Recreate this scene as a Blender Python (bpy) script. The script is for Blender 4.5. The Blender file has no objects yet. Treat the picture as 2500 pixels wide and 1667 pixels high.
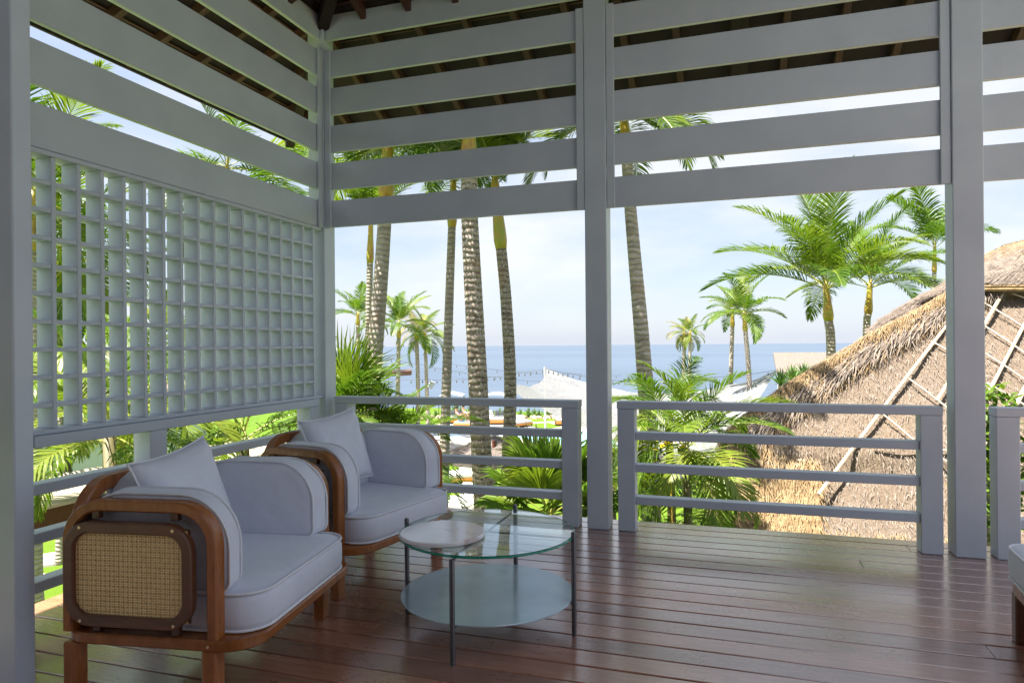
import bpy, bmesh, math, random
from mathutils import Vector, Matrix, noise as mnoise
R = math.radians
sc = bpy.context.scene
col = sc.collection
random.seed(7)

# ------------------------------------------------------------------ camera
F_PX, CAMH, YAW, ROLL, HY = 1660.0, 1.35, R(18.0), 0.0085, 843.5
cd = bpy.data.cameras.new('camera')
cam = bpy.data.objects.new('camera', cd)
col.objects.link(cam)
sc.camera = cam
cd.sensor_fit = 'HORIZONTAL'
cd.sensor_width = 36.0
cd.lens = 36.0 * F_PX / 2500.0
cd.shift_y = (HY - 833.5) / 2500.0
cd.clip_start = 0.05
cd.clip_end = 60000
cam.location = (0, 0, CAMH)
cam.rotation_mode = 'XYZ'
cam.matrix_world = (Matrix.Translation((0, 0, CAMH)) @ Matrix.Rotation(YAW, 4, 'Z')
                    @ Matrix.Rotation(R(90), 4, 'X') @ Matrix.Rotation(-ROLL, 4, 'Z'))

# ------------------------------------------------------------------ world, sun, exposure
SUN_EL, SUN_AZ = R(66), math.atan2(0.70, 0.71)      # light travels towards (+x, +y)
w = bpy.data.worlds.new('World'); sc.world = w; w.use_nodes = True
nt = w.node_tree
for n in list(nt.nodes): nt.nodes.remove(n)
out = nt.nodes.new('ShaderNodeOutputWorld'); bg = nt.nodes.new('ShaderNodeBackground')
sky = nt.nodes.new('ShaderNodeTexSky'); sky.sky_type = 'NISHITA'; sky.sun_disc = False
sky.sun_elevation = SUN_EL
sky.sun_rotation = math.atan2(-math.cos(SUN_AZ), -math.sin(SUN_AZ))
sky.air_density = 1.0; sky.dust_density = 1.6; sky.ozone_density = 1.2
tc = nt.nodes.new('ShaderNodeTexCoord')
mp = nt.nodes.new('ShaderNodeMapping'); mp.inputs['Scale'].default_value = (1.0, 1.0, 2.6)
nz = nt.nodes.new('ShaderNodeTexNoise'); nz.inputs['Scale'].default_value = 2.3; nz.inputs['Detail'].default_value = 7; nz.inputs['Roughness'].default_value = 0.55
rp = nt.nodes.new('ShaderNodeValToRGB'); rp.color_ramp.elements[0].position = 0.36; rp.color_ramp.elements[1].position = 0.68
rp.color_ramp.elements[0].color = (0.78, 0.78, 0.78, 1); rp.color_ramp.elements[1].color = (0.95, 0.95, 0.95, 1)
mx = nt.nodes.new('ShaderNodeMix'); mx.data_type = 'RGBA'
cr = nt.nodes.new('ShaderNodeValToRGB'); cr.color_ramp.elements[0].position = 0.43; cr.color_ramp.elements[1].position = 0.6
cr.color_ramp.elements[0].color = (1.42, 1.62, 2.02, 1); cr.color_ramp.elements[1].color = (2.3, 2.32, 2.4, 1)
nt.links.new(nz.outputs[0], cr.inputs[0]); hm = nt.nodes.new('ShaderNodeMix'); hm.data_type = 'RGBA'; hm.inputs[7].default_value = (1.92, 2.06, 2.34, 1)
nt.links.new(cr.outputs[0], hm.inputs[6]); nt.links.new(hm.outputs[2], mx.inputs[7])
nt.links.new(tc.outputs['Generated'], mp.inputs[0]); nt.links.new(mp.outputs[0], nz.inputs['Vector'])
nt.links.new(nz.outputs[0], rp.inputs[0]); 
sx = nt.nodes.new('ShaderNodeSeparateXYZ'); nt.links.new(tc.outputs['Generated'], sx.inputs[0])
mr = nt.nodes.new('ShaderNodeMapRange'); mr.inputs['From Min'].default_value = 0.0; mr.inputs['From Max'].default_value = 0.13; mr.inputs['To Min'].default_value = 0.95; mr.inputs['To Max'].default_value = 0.0
nt.links.new(sx.outputs[2], mr.inputs[0]); nt.links.new(mr.outputs[0], hm.inputs[0]); mm = nt.nodes.new('ShaderNodeMath'); mm.operation = 'MAXIMUM'
nt.links.new(rp.outputs[0], mm.inputs[0]); nt.links.new(mr.outputs[0], mm.inputs[1]); nt.links.new(mm.outputs[0], mx.inputs[0])
nt.links.new(sky.outputs[0], mx.inputs[6]); nt.links.new(mx.outputs[2], bg.inputs[0])
bg.inputs[1].default_value = 0.10
nt.links.new(bg.outputs[0], out.inputs[0])
sd = bpy.data.lights.new('sun', 'SUN'); sd.energy = 4.8; sd.angle = R(0.53); sd.color = (1.0, 0.93, 0.82)
sun = bpy.data.objects.new('sun', sd); col.objects.link(sun)
ld = Vector((math.cos(SUN_AZ) * math.cos(SUN_EL), math.sin(SUN_AZ) * math.cos(SUN_EL), -math.sin(SUN_EL)))
sun.rotation_euler = ld.to_track_quat('-Z', 'Y').to_euler()
vs = sc.view_settings
vs.view_transform = 'Standard'; vs.look = 'None'; vs.gamma = 1.0; vs.use_curve_mapping = False
vs.exposure = 2.05
sc.render.engine = 'CYCLES'
sc.cycles.max_bounces = 12; sc.cycles.diffuse_bounces = 6; sc.cycles.glossy_bounces = 5
sc.cycles.transmission_bounces = 8; sc.cycles.transparent_max_bounces = 16
sc.cycles.use_denoising = True
sc.cycles.sample_clamp_indirect = 6.0

# ------------------------------------------------------------------ photo-pixel helpers (give places in the world)
_F = Vector((-math.sin(YAW), math.cos(YAW), 0)); _R = Vector((math.cos(YAW), math.sin(YAW), 0)); _U = Vector((0, 0, 1))
def ray(u, v):
    a, b = u - 1250.0, v - HY
    a2, b2 = a - ROLL * b, b + ROLL * a
    return _F + _R * (a2 / F_PX) - _U * (b2 / F_PX)
def at(u, v, dep): return Vector((0, 0, CAMH)) + ray(u, v) * dep
def onz(u, v, z):
    d = ray(u, v); return Vector((0, 0, CAMH)) + d * ((z - CAMH) / d.z)
K = 2500.0 / 2352.0
def atv(x, y, dep): return at(x * K, y * K, dep)

# ------------------------------------------------------------------ materials
def mat(name, base=(0.5, 0.5, 0.5), rough=0.5, metal=0.0, spec=0.5):
    m = bpy.data.materials.new(name); m.use_nodes = True
    b = m.node_tree.nodes['Principled BSDF']
    b.inputs['Base Color'].default_value = (*base, 1); b.inputs['Roughness'].default_value = rough
    b.inputs['Metallic'].default_value = metal; b.inputs['Specular IOR Level'].default_value = spec
    return m, m.node_tree, b
def N(nt, t, **kw):
    n = nt.nodes.new(t)
    for k, v in kw.items():
        if k in n.inputs.keys() if hasattr(n.inputs, 'keys') else False: n.inputs[k].default_value = v
        else: setattr(n, k, v)
    return n
def coords(nt, scale=(1, 1, 1), rnd=True, kind='Object'):
    tc = nt.nodes.new('ShaderNodeTexCoord'); mp = nt.nodes.new('ShaderNodeMapping')
    mp.inputs['Scale'].default_value = scale
    nt.links.new(tc.outputs[kind], mp.inputs[0])
    if rnd:
        oi = nt.nodes.new('ShaderNodeObjectInfo'); mu = nt.nodes.new('ShaderNodeMath'); mu.operation = 'MULTIPLY'; mu.inputs[1].default_value = 37.0
        nt.links.new(oi.outputs['Random'], mu.inputs[0]); nt.links.new(mu.outputs[0], mp.inputs['Location'])
    return mp.outputs[0]
def noise(nt, vec, scale, detail=4, rough=0.5, dist=0.0):
    n = nt.nodes.new('ShaderNodeTexNoise'); n.inputs['Scale'].default_value = scale; n.inputs['Detail'].default_value = detail
    n.inputs['Roughness'].default_value = rough; n.inputs['Distortion'].default_value = dist
    nt.links.new(vec, n.inputs['Vector']); return n.outputs[0]
def ramp(nt, val, stops):
    r = nt.nodes.new('ShaderNodeValToRGB'); e = r.color_ramp.elements
    while len(e) < len(stops): e.new(0.5)
    for i, (p, c) in enumerate(stops):
        e[i].position = p; e[i].color = (*c, 1) if len(c) == 3 else c
    nt.links.new(val, r.inputs[0]); return r.outputs[0]
def mixc(nt, fac, a, b, mode='MIX'):
    m = nt.nodes.new('ShaderNodeMix'); m.data_type = 'RGBA'; m.blend_type = mode
    for i, s in ((0, fac), (6, a), (7, b)):
        if isinstance(s, (int, float)): m.inputs[i].default_value = s
        elif isinstance(s, tuple): m.inputs[i].default_value = (*s, 1) if len(s) == 3 else s
        else: nt.links.new(s, m.inputs[i])
    return m.outputs[2]
def bump(nt, b, h, strength=0.2, dist=0.01):
    n = nt.nodes.new('ShaderNodeBump'); n.inputs['Strength'].default_value = strength; n.inputs['Distance'].default_value = dist
    nt.links.new(h, n.inputs['Height']); nt.links.new(n.outputs[0], b.inputs['Normal'])
def objrand(nt):
    return nt.nodes.new('ShaderNodeObjectInfo').outputs['Random']
MT = {}
# painted timber, pale grey blue
m, nt, b = mat('grey_paint', rough=0.42); v = coords(nt, (1, 1, 1))
n1 = noise(nt, v, 3.0, 5); n2 = noise(nt, v, 60, 3)
nt.links.new(ramp(nt, n1, [(0.3, (0.455, 0.51, 0.575)), (0.7, (0.515, 0.57, 0.63))]), b.inputs['Base Color'])
nt.links.new(ramp(nt, n2, [(0.3, (0.36,) * 3), (0.7, (0.5,) * 3)]), b.inputs['Roughness'])
bump(nt, b, noise(nt, coords(nt, (6, 6, 1)), 14, 5, 0.6), 0.22, 0.004); MT['paint'] = m
# deck
m, nt, b = mat('deck_wood', rough=0.3); v = coords(nt, (1.1, 9, 9)); v2 = coords(nt, (1, 1, 1))
g = noise(nt, v, 5, 8, 0.62, 0.5); g2 = noise(nt, coords(nt, (2, 60, 20)), 6, 4); st = noise(nt, v2, 2.2, 5, 0.6)
c = ramp(nt, g, [(0.25, (0.25, 0.11, 0.07)), (0.5, (0.40, 0.195, 0.13)), (0.8, (0.50, 0.275, 0.195))])
c = mixc(nt, 0.75, c, ramp(nt, objrand(nt), [(0.0, (0.62, 0.6, 0.6)), (0.5, (0.95, 0.9, 0.88)), (1.0, (1.25, 1.12, 1.0))]), 'MULTIPLY')
c = mixc(nt, ramp(nt, st, [(0.55, (0,) * 3), (0.8, (0.35,) * 3)]), c, (0.21, 0.15, 0.125))
nt.links.new(c, b.inputs['Base Color'])
nt.links.new(ramp(nt, st, [(0.3, (0.2,) * 3), (0.7, (0.36,) * 3)]), b.inputs['Roughness'])
b.inputs['Specular IOR Level'].default_value = 0.8; b.inputs['Coat Weight'].default_value = 1.0; b.inputs['Coat IOR'].default_value = 2.3; b.inputs['Coat Roughness'].default_value = 0.2
bump(nt, b, g2, 0.12, 0.002); MT['deck'] = m
# dark roof timber
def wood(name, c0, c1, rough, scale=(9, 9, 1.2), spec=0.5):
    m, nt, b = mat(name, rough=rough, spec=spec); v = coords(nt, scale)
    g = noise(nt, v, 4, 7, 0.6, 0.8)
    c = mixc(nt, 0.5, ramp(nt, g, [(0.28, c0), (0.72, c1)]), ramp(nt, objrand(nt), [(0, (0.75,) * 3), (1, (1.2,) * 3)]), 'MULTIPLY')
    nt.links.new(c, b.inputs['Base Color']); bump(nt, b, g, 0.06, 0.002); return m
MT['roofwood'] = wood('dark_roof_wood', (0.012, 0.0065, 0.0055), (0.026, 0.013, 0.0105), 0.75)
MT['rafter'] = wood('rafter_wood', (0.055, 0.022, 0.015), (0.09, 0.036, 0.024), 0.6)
MT['teak'] = wood('teak_wood', (0.21, 0.068, 0.017), (0.40, 0.138, 0.034), 0.26, (7, 7, 1.6))
MT['teak2'] = wood('dark_teak_wood', (0.085, 0.034, 0.018), (0.15, 0.06, 0.03), 0.34, (1.6, 7, 7))
MT['orange'] = wood('orange_wood', (0.42, 0.17, 0.035), (0.55, 0.24, 0.05), 0.45)
MT['pavroof'] = wood('weathered_brown_wood', (0.13, 0.065, 0.045), (0.2, 0.11, 0.08), 0.6)
MT['bamboo'] = wood('bamboo_strip', (0.36, 0.29, 0.225), (0.5, 0.42, 0.33), 0.55, (3, 3, 3))
# upholstery
def fabric(name, c0, c1, wr=0.6):
    m, nt, b = mat(name, rough=0.85, spec=0.2); v = coords(nt)
    n1 = noise(nt, v, 5, 5, 0.55, 0.6); n2 = noise(nt, v, 420, 2)
    nt.links.new(ramp(nt, n1, [(0.3, c0), (0.7, c1)]), b.inputs['Base Color'])
    a = nt.nodes.new('ShaderNodeMath'); a.operation = 'MULTIPLY_ADD'; a.inputs[1].default_value = 0.06
    nt.links.new(n2, a.inputs[0]); nt.links.new(n1, a.inputs[2]); bump(nt, b, a.outputs[0], wr, 0.012)
    b.inputs['Sheen Weight'].default_value = 0.25
    return m
MT['fabric'] = fabric('grey_fabric', (0.65, 0.675, 0.75), (0.71, 0.735, 0.80))
MT['piping'] = fabric('piping_fabric', (0.74, 0.75, 0.78), (0.8, 0.81, 0.83), 0.1)
MT['bedfab'] = fabric('pale_fabric', (0.55, 0.54, 0.52), (0.66, 0.65, 0.63), 0.2)
MT['greyfab'] = fabric('mid_grey_fabric', (0.3, 0.32, 0.34), (0.38, 0.4, 0.42), 0.2)
m, nt, b = mat('cane', (0.56, 0.36, 0.15), 0.45); v = coords(nt); n1 = noise(nt, v, 60, 3)
nt.links.new(ramp(nt, n1, [(0.3, (0.84, 0.58, 0.25)), (0.7, (0.95, 0.74, 0.38))]), b.inputs['Base Color']); MT['cane'] = m
MT['brass'] = mat('brass', (0.75, 0.6, 0.35), 0.35, 0.8)[0]
MT['steel'] = mat('dark_steel', (0.12, 0.12, 0.13), 0.35, 0.7)[0]
MT['black'] = mat('black_metal', (0.02, 0.02, 0.022), 0.5, 0.3)[0]
MT['white'] = mat('white_paint', (0.62, 0.62, 0.61), 0.5)[0]
m, nt, b = mat('shelf_metal', (0.5, 0.55, 0.57), 0.2, 0.35); v = coords(nt); n1 = noise(nt, v, 9, 5)
nt.links.new(ramp(nt, n1, [(0.35, (0.16,) * 3), (0.7, (0.26,) * 3)]), b.inputs['Roughness'])
nt.links.new(ramp(nt, n1, [(0.3, (0.44, 0.54, 0.59)), (0.7, (0.51, 0.61, 0.66))]), b.inputs['Base Color']); MT['shelf'] = m
m, nt, b = mat('table_glass', (0.93, 0.985, 0.965), 0.0); b.inputs['Transmission Weight'].default_value = 1.0; b.inputs['IOR'].default_value = 1.5
va = nt.nodes.new('ShaderNodeVolumeAbsorption'); va.inputs['Color'].default_value = (0.25, 0.85, 0.62, 1); va.inputs['Density'].default_value = 9.0
nt.links.new(va.outputs[0], nt.nodes['Material Output'].inputs['Volume']); MT['glass'] = m
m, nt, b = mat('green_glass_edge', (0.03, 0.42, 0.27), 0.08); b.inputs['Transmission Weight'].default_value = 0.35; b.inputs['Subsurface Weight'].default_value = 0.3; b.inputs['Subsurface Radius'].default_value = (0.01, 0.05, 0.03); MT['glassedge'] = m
m, nt, b = mat('pane_glass', (0.9, 0.97, 0.95), 0.02); b.inputs['Transmission Weight'].default_value = 1.0; b.inputs['IOR'].default_value = 1.45
v = coords(nt); bump(nt, b, noise(nt, v, 2.5, 2), 0.25, 0.05); MT['pane'] = m
m, nt, b = mat('pink_marble', (0.7, 0.6, 0.56), 0.12); v = coords(nt); n1 = noise(nt, v, 5, 7, 0.6, 1.2)
nt.links.new(ramp(nt, n1, [(0.5, (0.84, 0.80, 0.79)), (0.6, (0.78, 0.70, 0.68)), (0.66, (0.58, 0.42, 0.38)), (0.7, (0.8, 0.74, 0.72))]), b.inputs['Base Color']); MT['marble'] = m
# foliage
def leaf(name, c0, c1, c2, tr=0.35):
    m = bpy.data.materials.new(name); m.use_nodes = True; nt = m.node_tree; b = nt.nodes['Principled BSDF']
    v = coords(nt); n1 = noise(nt, v, 1.6, 3)
    c = mixc(nt, 0.5, ramp(nt, n1, [(0.3, c0), (0.55, c1), (0.75, c2)]), ramp(nt, objrand(nt), [(0, c0), (0.6, c1), (1, c2)]))
    nt.links.new(c, b.inputs['Base Color']); b.inputs['Roughness'].default_value = 0.42; b.inputs['Specular IOR Level'].default_value = 0.35
    t = nt.nodes.new('ShaderNodeBsdfTranslucent'); s = nt.nodes.new('ShaderNodeMixShader'); s.inputs[0].default_value = tr
    tcol = mixc(nt, 1.0, c, (1.15, 1.3, 0.55), 'MULTIPLY')
    nt.links.new(tcol, t.inputs[0]); nt.links.new(b.outputs[0], s.inputs[1]); nt.links.new(t.outputs[0], s.inputs[2])
    nt.links.new(s.outputs[0], nt.nodes['Material Output'].inputs[0]); return m
MT['leaf'] = leaf('palm_leaf', (0.045, 0.105, 0.012), (0.105, 0.18, 0.016), (0.25, 0.27, 0.034))
MT['leaf2'] = leaf('broad_palm_leaf', (0.045, 0.105, 0.014), (0.11, 0.19, 0.018), (0.25, 0.28, 0.036))
MT['leafdry'] = leaf('yellowing_leaf', (0.2, 0.2, 0.04), (0.3, 0.24, 0.05), (0.33, 0.22, 0.07), 0.25)
MT['leafyel'] = leaf('yellow_leaf', (0.6, 0.42, 0.02), (0.7, 0.5, 0.02), (0.75, 0.55, 0.03), 0.3)
MT['agave'] = leaf('spiky_leaf', (0.07, 0.14, 0.05), (0.11, 0.19, 0.06), (0.16, 0.24, 0.07), 0.15)
MT['rachis'] = mat('leaf_stalk', (0.3, 0.32, 0.06), 0.45)[0]
m, nt, b = mat('crown_shaft', rough=0.4); v = coords(nt, (2, 2, 1)); n1 = noise(nt, v, 3, 4)
nt.links.new(ramp(nt, n1, [(0.3, (0.35, 0.17, 0.08)), (0.45, (0.5, 0.33, 0.05)), (0.7, (0.34, 0.38, 0.05))]), b.inputs['Base Color']); MT['shaft'] = m
def bark(name, light, dark, lichen, ringd):
    m, nt, b = mat(name, rough=0.85, spec=0.15); v = coords(nt); vz = coords(nt, (1.5, 1.5, 9))
    wv = nt.nodes.new('ShaderNodeTexWave'); wv.wave_type = 'BANDS'; wv.bands_direction = 'Z'; wv.inputs['Scale'].default_value = 3.3; wv.inputs['Distortion'].default_value = 5.5; wv.inputs['Detail'].default_value = 3; wv.inputs['Detail Scale'].default_value = 1.2
    nt.links.new(v, wv.inputs['Vector'])
    n1 = noise(nt, vz, 2.2, 5, 0.65, 0.4); n2 = noise(nt, v, 30, 4, 0.7); n3 = noise(nt, v, 2.2, 3); n4 = noise(nt, v, 5, 3)
    c = ramp(nt, n1, [(0.32, tuple((a + d) / 2 for a, d in zip(dark, light))), (0.55, light), (0.75, tuple(min(1, d * 1.2) for d in light))])
    c = mixc(nt, ramp(nt, wv.outputs[0], [(0.06, (ringd,) * 3), (0.34, (0,) * 3)]), c, dark)
    c = mixc(nt, ramp(nt, n4, [(0.56, (0,) * 3), (0.68, (0.75 * ringd,) * 3)]), c, dark)
    c = mixc(nt, ramp(nt, n2, [(0.56, (0,) * 3), (0.62, (lichen,) * 3)]), c, (0.6, 0.6, 0.55))
    c = mixc(nt, ramp(nt, n3, [(0.6, (0,) * 3), (0.75, (0.3,) * 3)]), c, (0.36, 0.2, 0.09))
    nt.links.new(c, b.inputs['Base Color']); bump(nt, b, wv.outputs[0], 0.6, 0.03); return m
MT['bark'] = bark('palm_bark', (0.46, 0.405, 0.35), (0.13, 0.10, 0.08), 0.2, 0.48)
MT['stem'] = wood('plant_stem', (0.09, 0.08, 0.035), (0.17, 0.15, 0.06), 0.6)
MT['barklichen'] = bark('lichen_palm_bark', (0.37, 0.31, 0.25), (0.075, 0.055, 0.042), 1.0, 0.7)
# thatch
def thatch(name, c0, c1, c2, sc_=(30, 4, 4)):
    m, nt, b = mat(name, rough=0.9, spec=0.1); v = coords(nt, (1, 1, 1), False); v2 = coords(nt, sc_, False)
    n1 = noise(nt, v2, 1.5, 6, 0.7); n2 = noise(nt, v, 1.1, 4); n3 = noise(nt, v, 26, 5, 0.7)
    c = ramp(nt, n1, [(0.3, c0), (0.5, c1), (0.72, c2)])
    c = mixc(nt, ramp(nt, n2, [(0.35, (0.0,) * 3), (0.7, (0.6,) * 3)]), c, (0.21, 0.175, 0.15))
    c = mixc(nt, ramp(nt, n3, [(0.35, (0.75,) * 3), (0.5, (0,) * 3)]), c, (0.14, 0.10, 0.075))
    nt.links.new(c, b.inputs['Base Color']); bump(nt, b, n3, 0.9, 0.05); return m
MT['thatch'] = thatch('trimmed_thatch', (0.125, 0.092, 0.069), (0.187, 0.145, 0.107), (0.245, 0.194, 0.144))
def straw(name, a, b_, c_):
    m, nt, b = mat(name, rough=0.75, spec=0.2)
    v = coords(nt, (1, 1, 1), False); n1 = noise(nt, v, 9, 3, 0.7)
    nt.links.new(ramp(nt, n1, [(0.3, a), (0.5, b_), (0.7, c_)]), b.inputs['Base Color']); return m
MT['straw'] = straw('golden_straw', (0.15, 0.094, 0.045), (0.255, 0.177, 0.094), (0.34, 0.248, 0.14))
MT['strawgrey'] = straw('weathered_straw', (0.14, 0.115, 0.097), (0.225, 0.185, 0.158), (0.31, 0.26, 0.22))
# ground
m, nt, b = mat('lawn_grass', rough=0.9, spec=0.1); v = coords(nt, (1, 1, 1), False)
n1 = noise(nt, v, 0.6, 5); n2 = noise(nt, v, 22, 4, 0.7)
c = mixc(nt, 0.5, ramp(nt, n1, [(0.3, (0.07, 0.15, 0.012)), (0.7, (0.13, 0.2, 0.018))]), ramp(nt, n2, [(0.3, (0.06, 0.13, 0.01)), (0.7, (0.15, 0.23, 0.025))]))
nt.links.new(c, b.inputs['Base Color']); bump(nt, b, n2, 0.8, 0.06); MT['lawn'] = m
m, nt, b = mat('pale_paving', rough=0.8, spec=0.2); v = coords(nt, (1, 1, 1), False); n1 = noise(nt, v, 1.3, 6, 0.65)
nt.links.new(ramp(nt, n1, [(0.3, (0.27, 0.25, 0.22)), (0.7, (0.36, 0.34, 0.31))]), b.inputs['Base Color']); bump(nt, b, noise(nt, v, 40, 3), 0.3, 0.01); MT['paving'] = m
m, nt, b = mat('pool_water', (0.16, 0.42, 0.56), 0.06); v = coords(nt, (1, 1, 1), False); bump(nt, b, noise(nt, v, 3, 3), 0.15, 0.05)
nt.links.new(ramp(nt, noise(nt, v, 1.5, 3), [(0.3, (0.2, 0.46, 0.6)), (0.7, (0.27, 0.54, 0.66))]), b.inputs['Base Color']); MT['pool'] = m
m, nt, b = mat('sea_water', (0.10, 0.2, 0.33), 0.3); v = coords(nt, (0.02, 0.06, 1), False)
n1 = noise(nt, v, 1.0, 8, 0.6); n2 = noise(nt, coords(nt, (0.0012, 0.004, 1), False), 1.2, 5)
nt.links.new(mixc(nt, 0.5, ramp(nt, n1, [(0.35, (0.04, 0.068, 0.11)), (0.65, (0.06, 0.092, 0.145))]), ramp(nt, n2, [(0.35, (0.04, 0.068, 0.11)), (0.65, (0.072, 0.11, 0.165))])), b.inputs['Base Color'])
bump(nt, b, n1, 0.3, 1.5); b.inputs['Specular IOR Level'].default_value = 0.35; MT['sea'] = m
m, nt, b = mat('rock', rough=0.9); v = coords(nt); n1 = noise(nt, v, 6, 5)
nt.links.new(ramp(nt, n1, [(0.3, (0.3, 0.22, 0.16)), (0.7, (0.5, 0.4, 0.3))]), b.inputs['Base Color']); MT['rock'] = m
m, nt, b = mat('shade_net', (0.24, 0.24, 0.255), 0.8); v = coords(nt); n1 = noise(nt, v, 8.0, 3, 0.75)
tr = nt.nodes.new('ShaderNodeBsdfTransparent'); ms = nt.nodes.new('ShaderNodeMixShader'); tl = nt.nodes.new('ShaderNodeBsdfTranslucent'); tl.inputs[0].default_value = (0.3, 0.3, 0.32, 1)
m2 = nt.nodes.new('ShaderNodeMixShader'); m2.inputs[0].default_value = 0.35
nt.links.new(b.outputs[0], m2.inputs[1]); nt.links.new(tl.outputs[0], m2.inputs[2])
nt.links.new(ramp(nt, n1, [(0.39, (0.0,) * 3), (0.42, (1,) * 3)]), ms.inputs[0])
nt.links.new(tr.outputs[0], ms.inputs[1]); nt.links.new(m2.outputs[0], ms.inputs[2]); nt.links.new(ms.outputs[0], nt.nodes['Material Output'].inputs[0]); MT['net'] = m
MT['shingle'] = thatch('reed_shingle', (0.12, 0.1, 0.095), (0.19, 0.165, 0.155), (0.26, 0.23, 0.215), (9, 9, 9))
MT['skin'] = mat('skin', (0.5, 0.28, 0.19), 0.55)[0]; MT['hair'] = mat('hair', (0.03, 0.02, 0.015), 0.6)[0]
MT['purple'] = mat('purple_cloth', (0.3, 0.12, 0.5), 0.8)[0]; MT['bluecloth'] = mat('blue_cloth', (0.2, 0.45, 0.7), 0.8)[0]
MT['speaker'] = mat('grey_plastic', (0.36, 0.38, 0.42), 0.5)[0]; MT['redbox'] = mat('red_brown_plastic', (0.22, 0.07, 0.06), 0.5)[0]
MT['bulb'] = mat('bulb_glass', (0.1, 0.09, 0.08), 0.2)[0]

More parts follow.
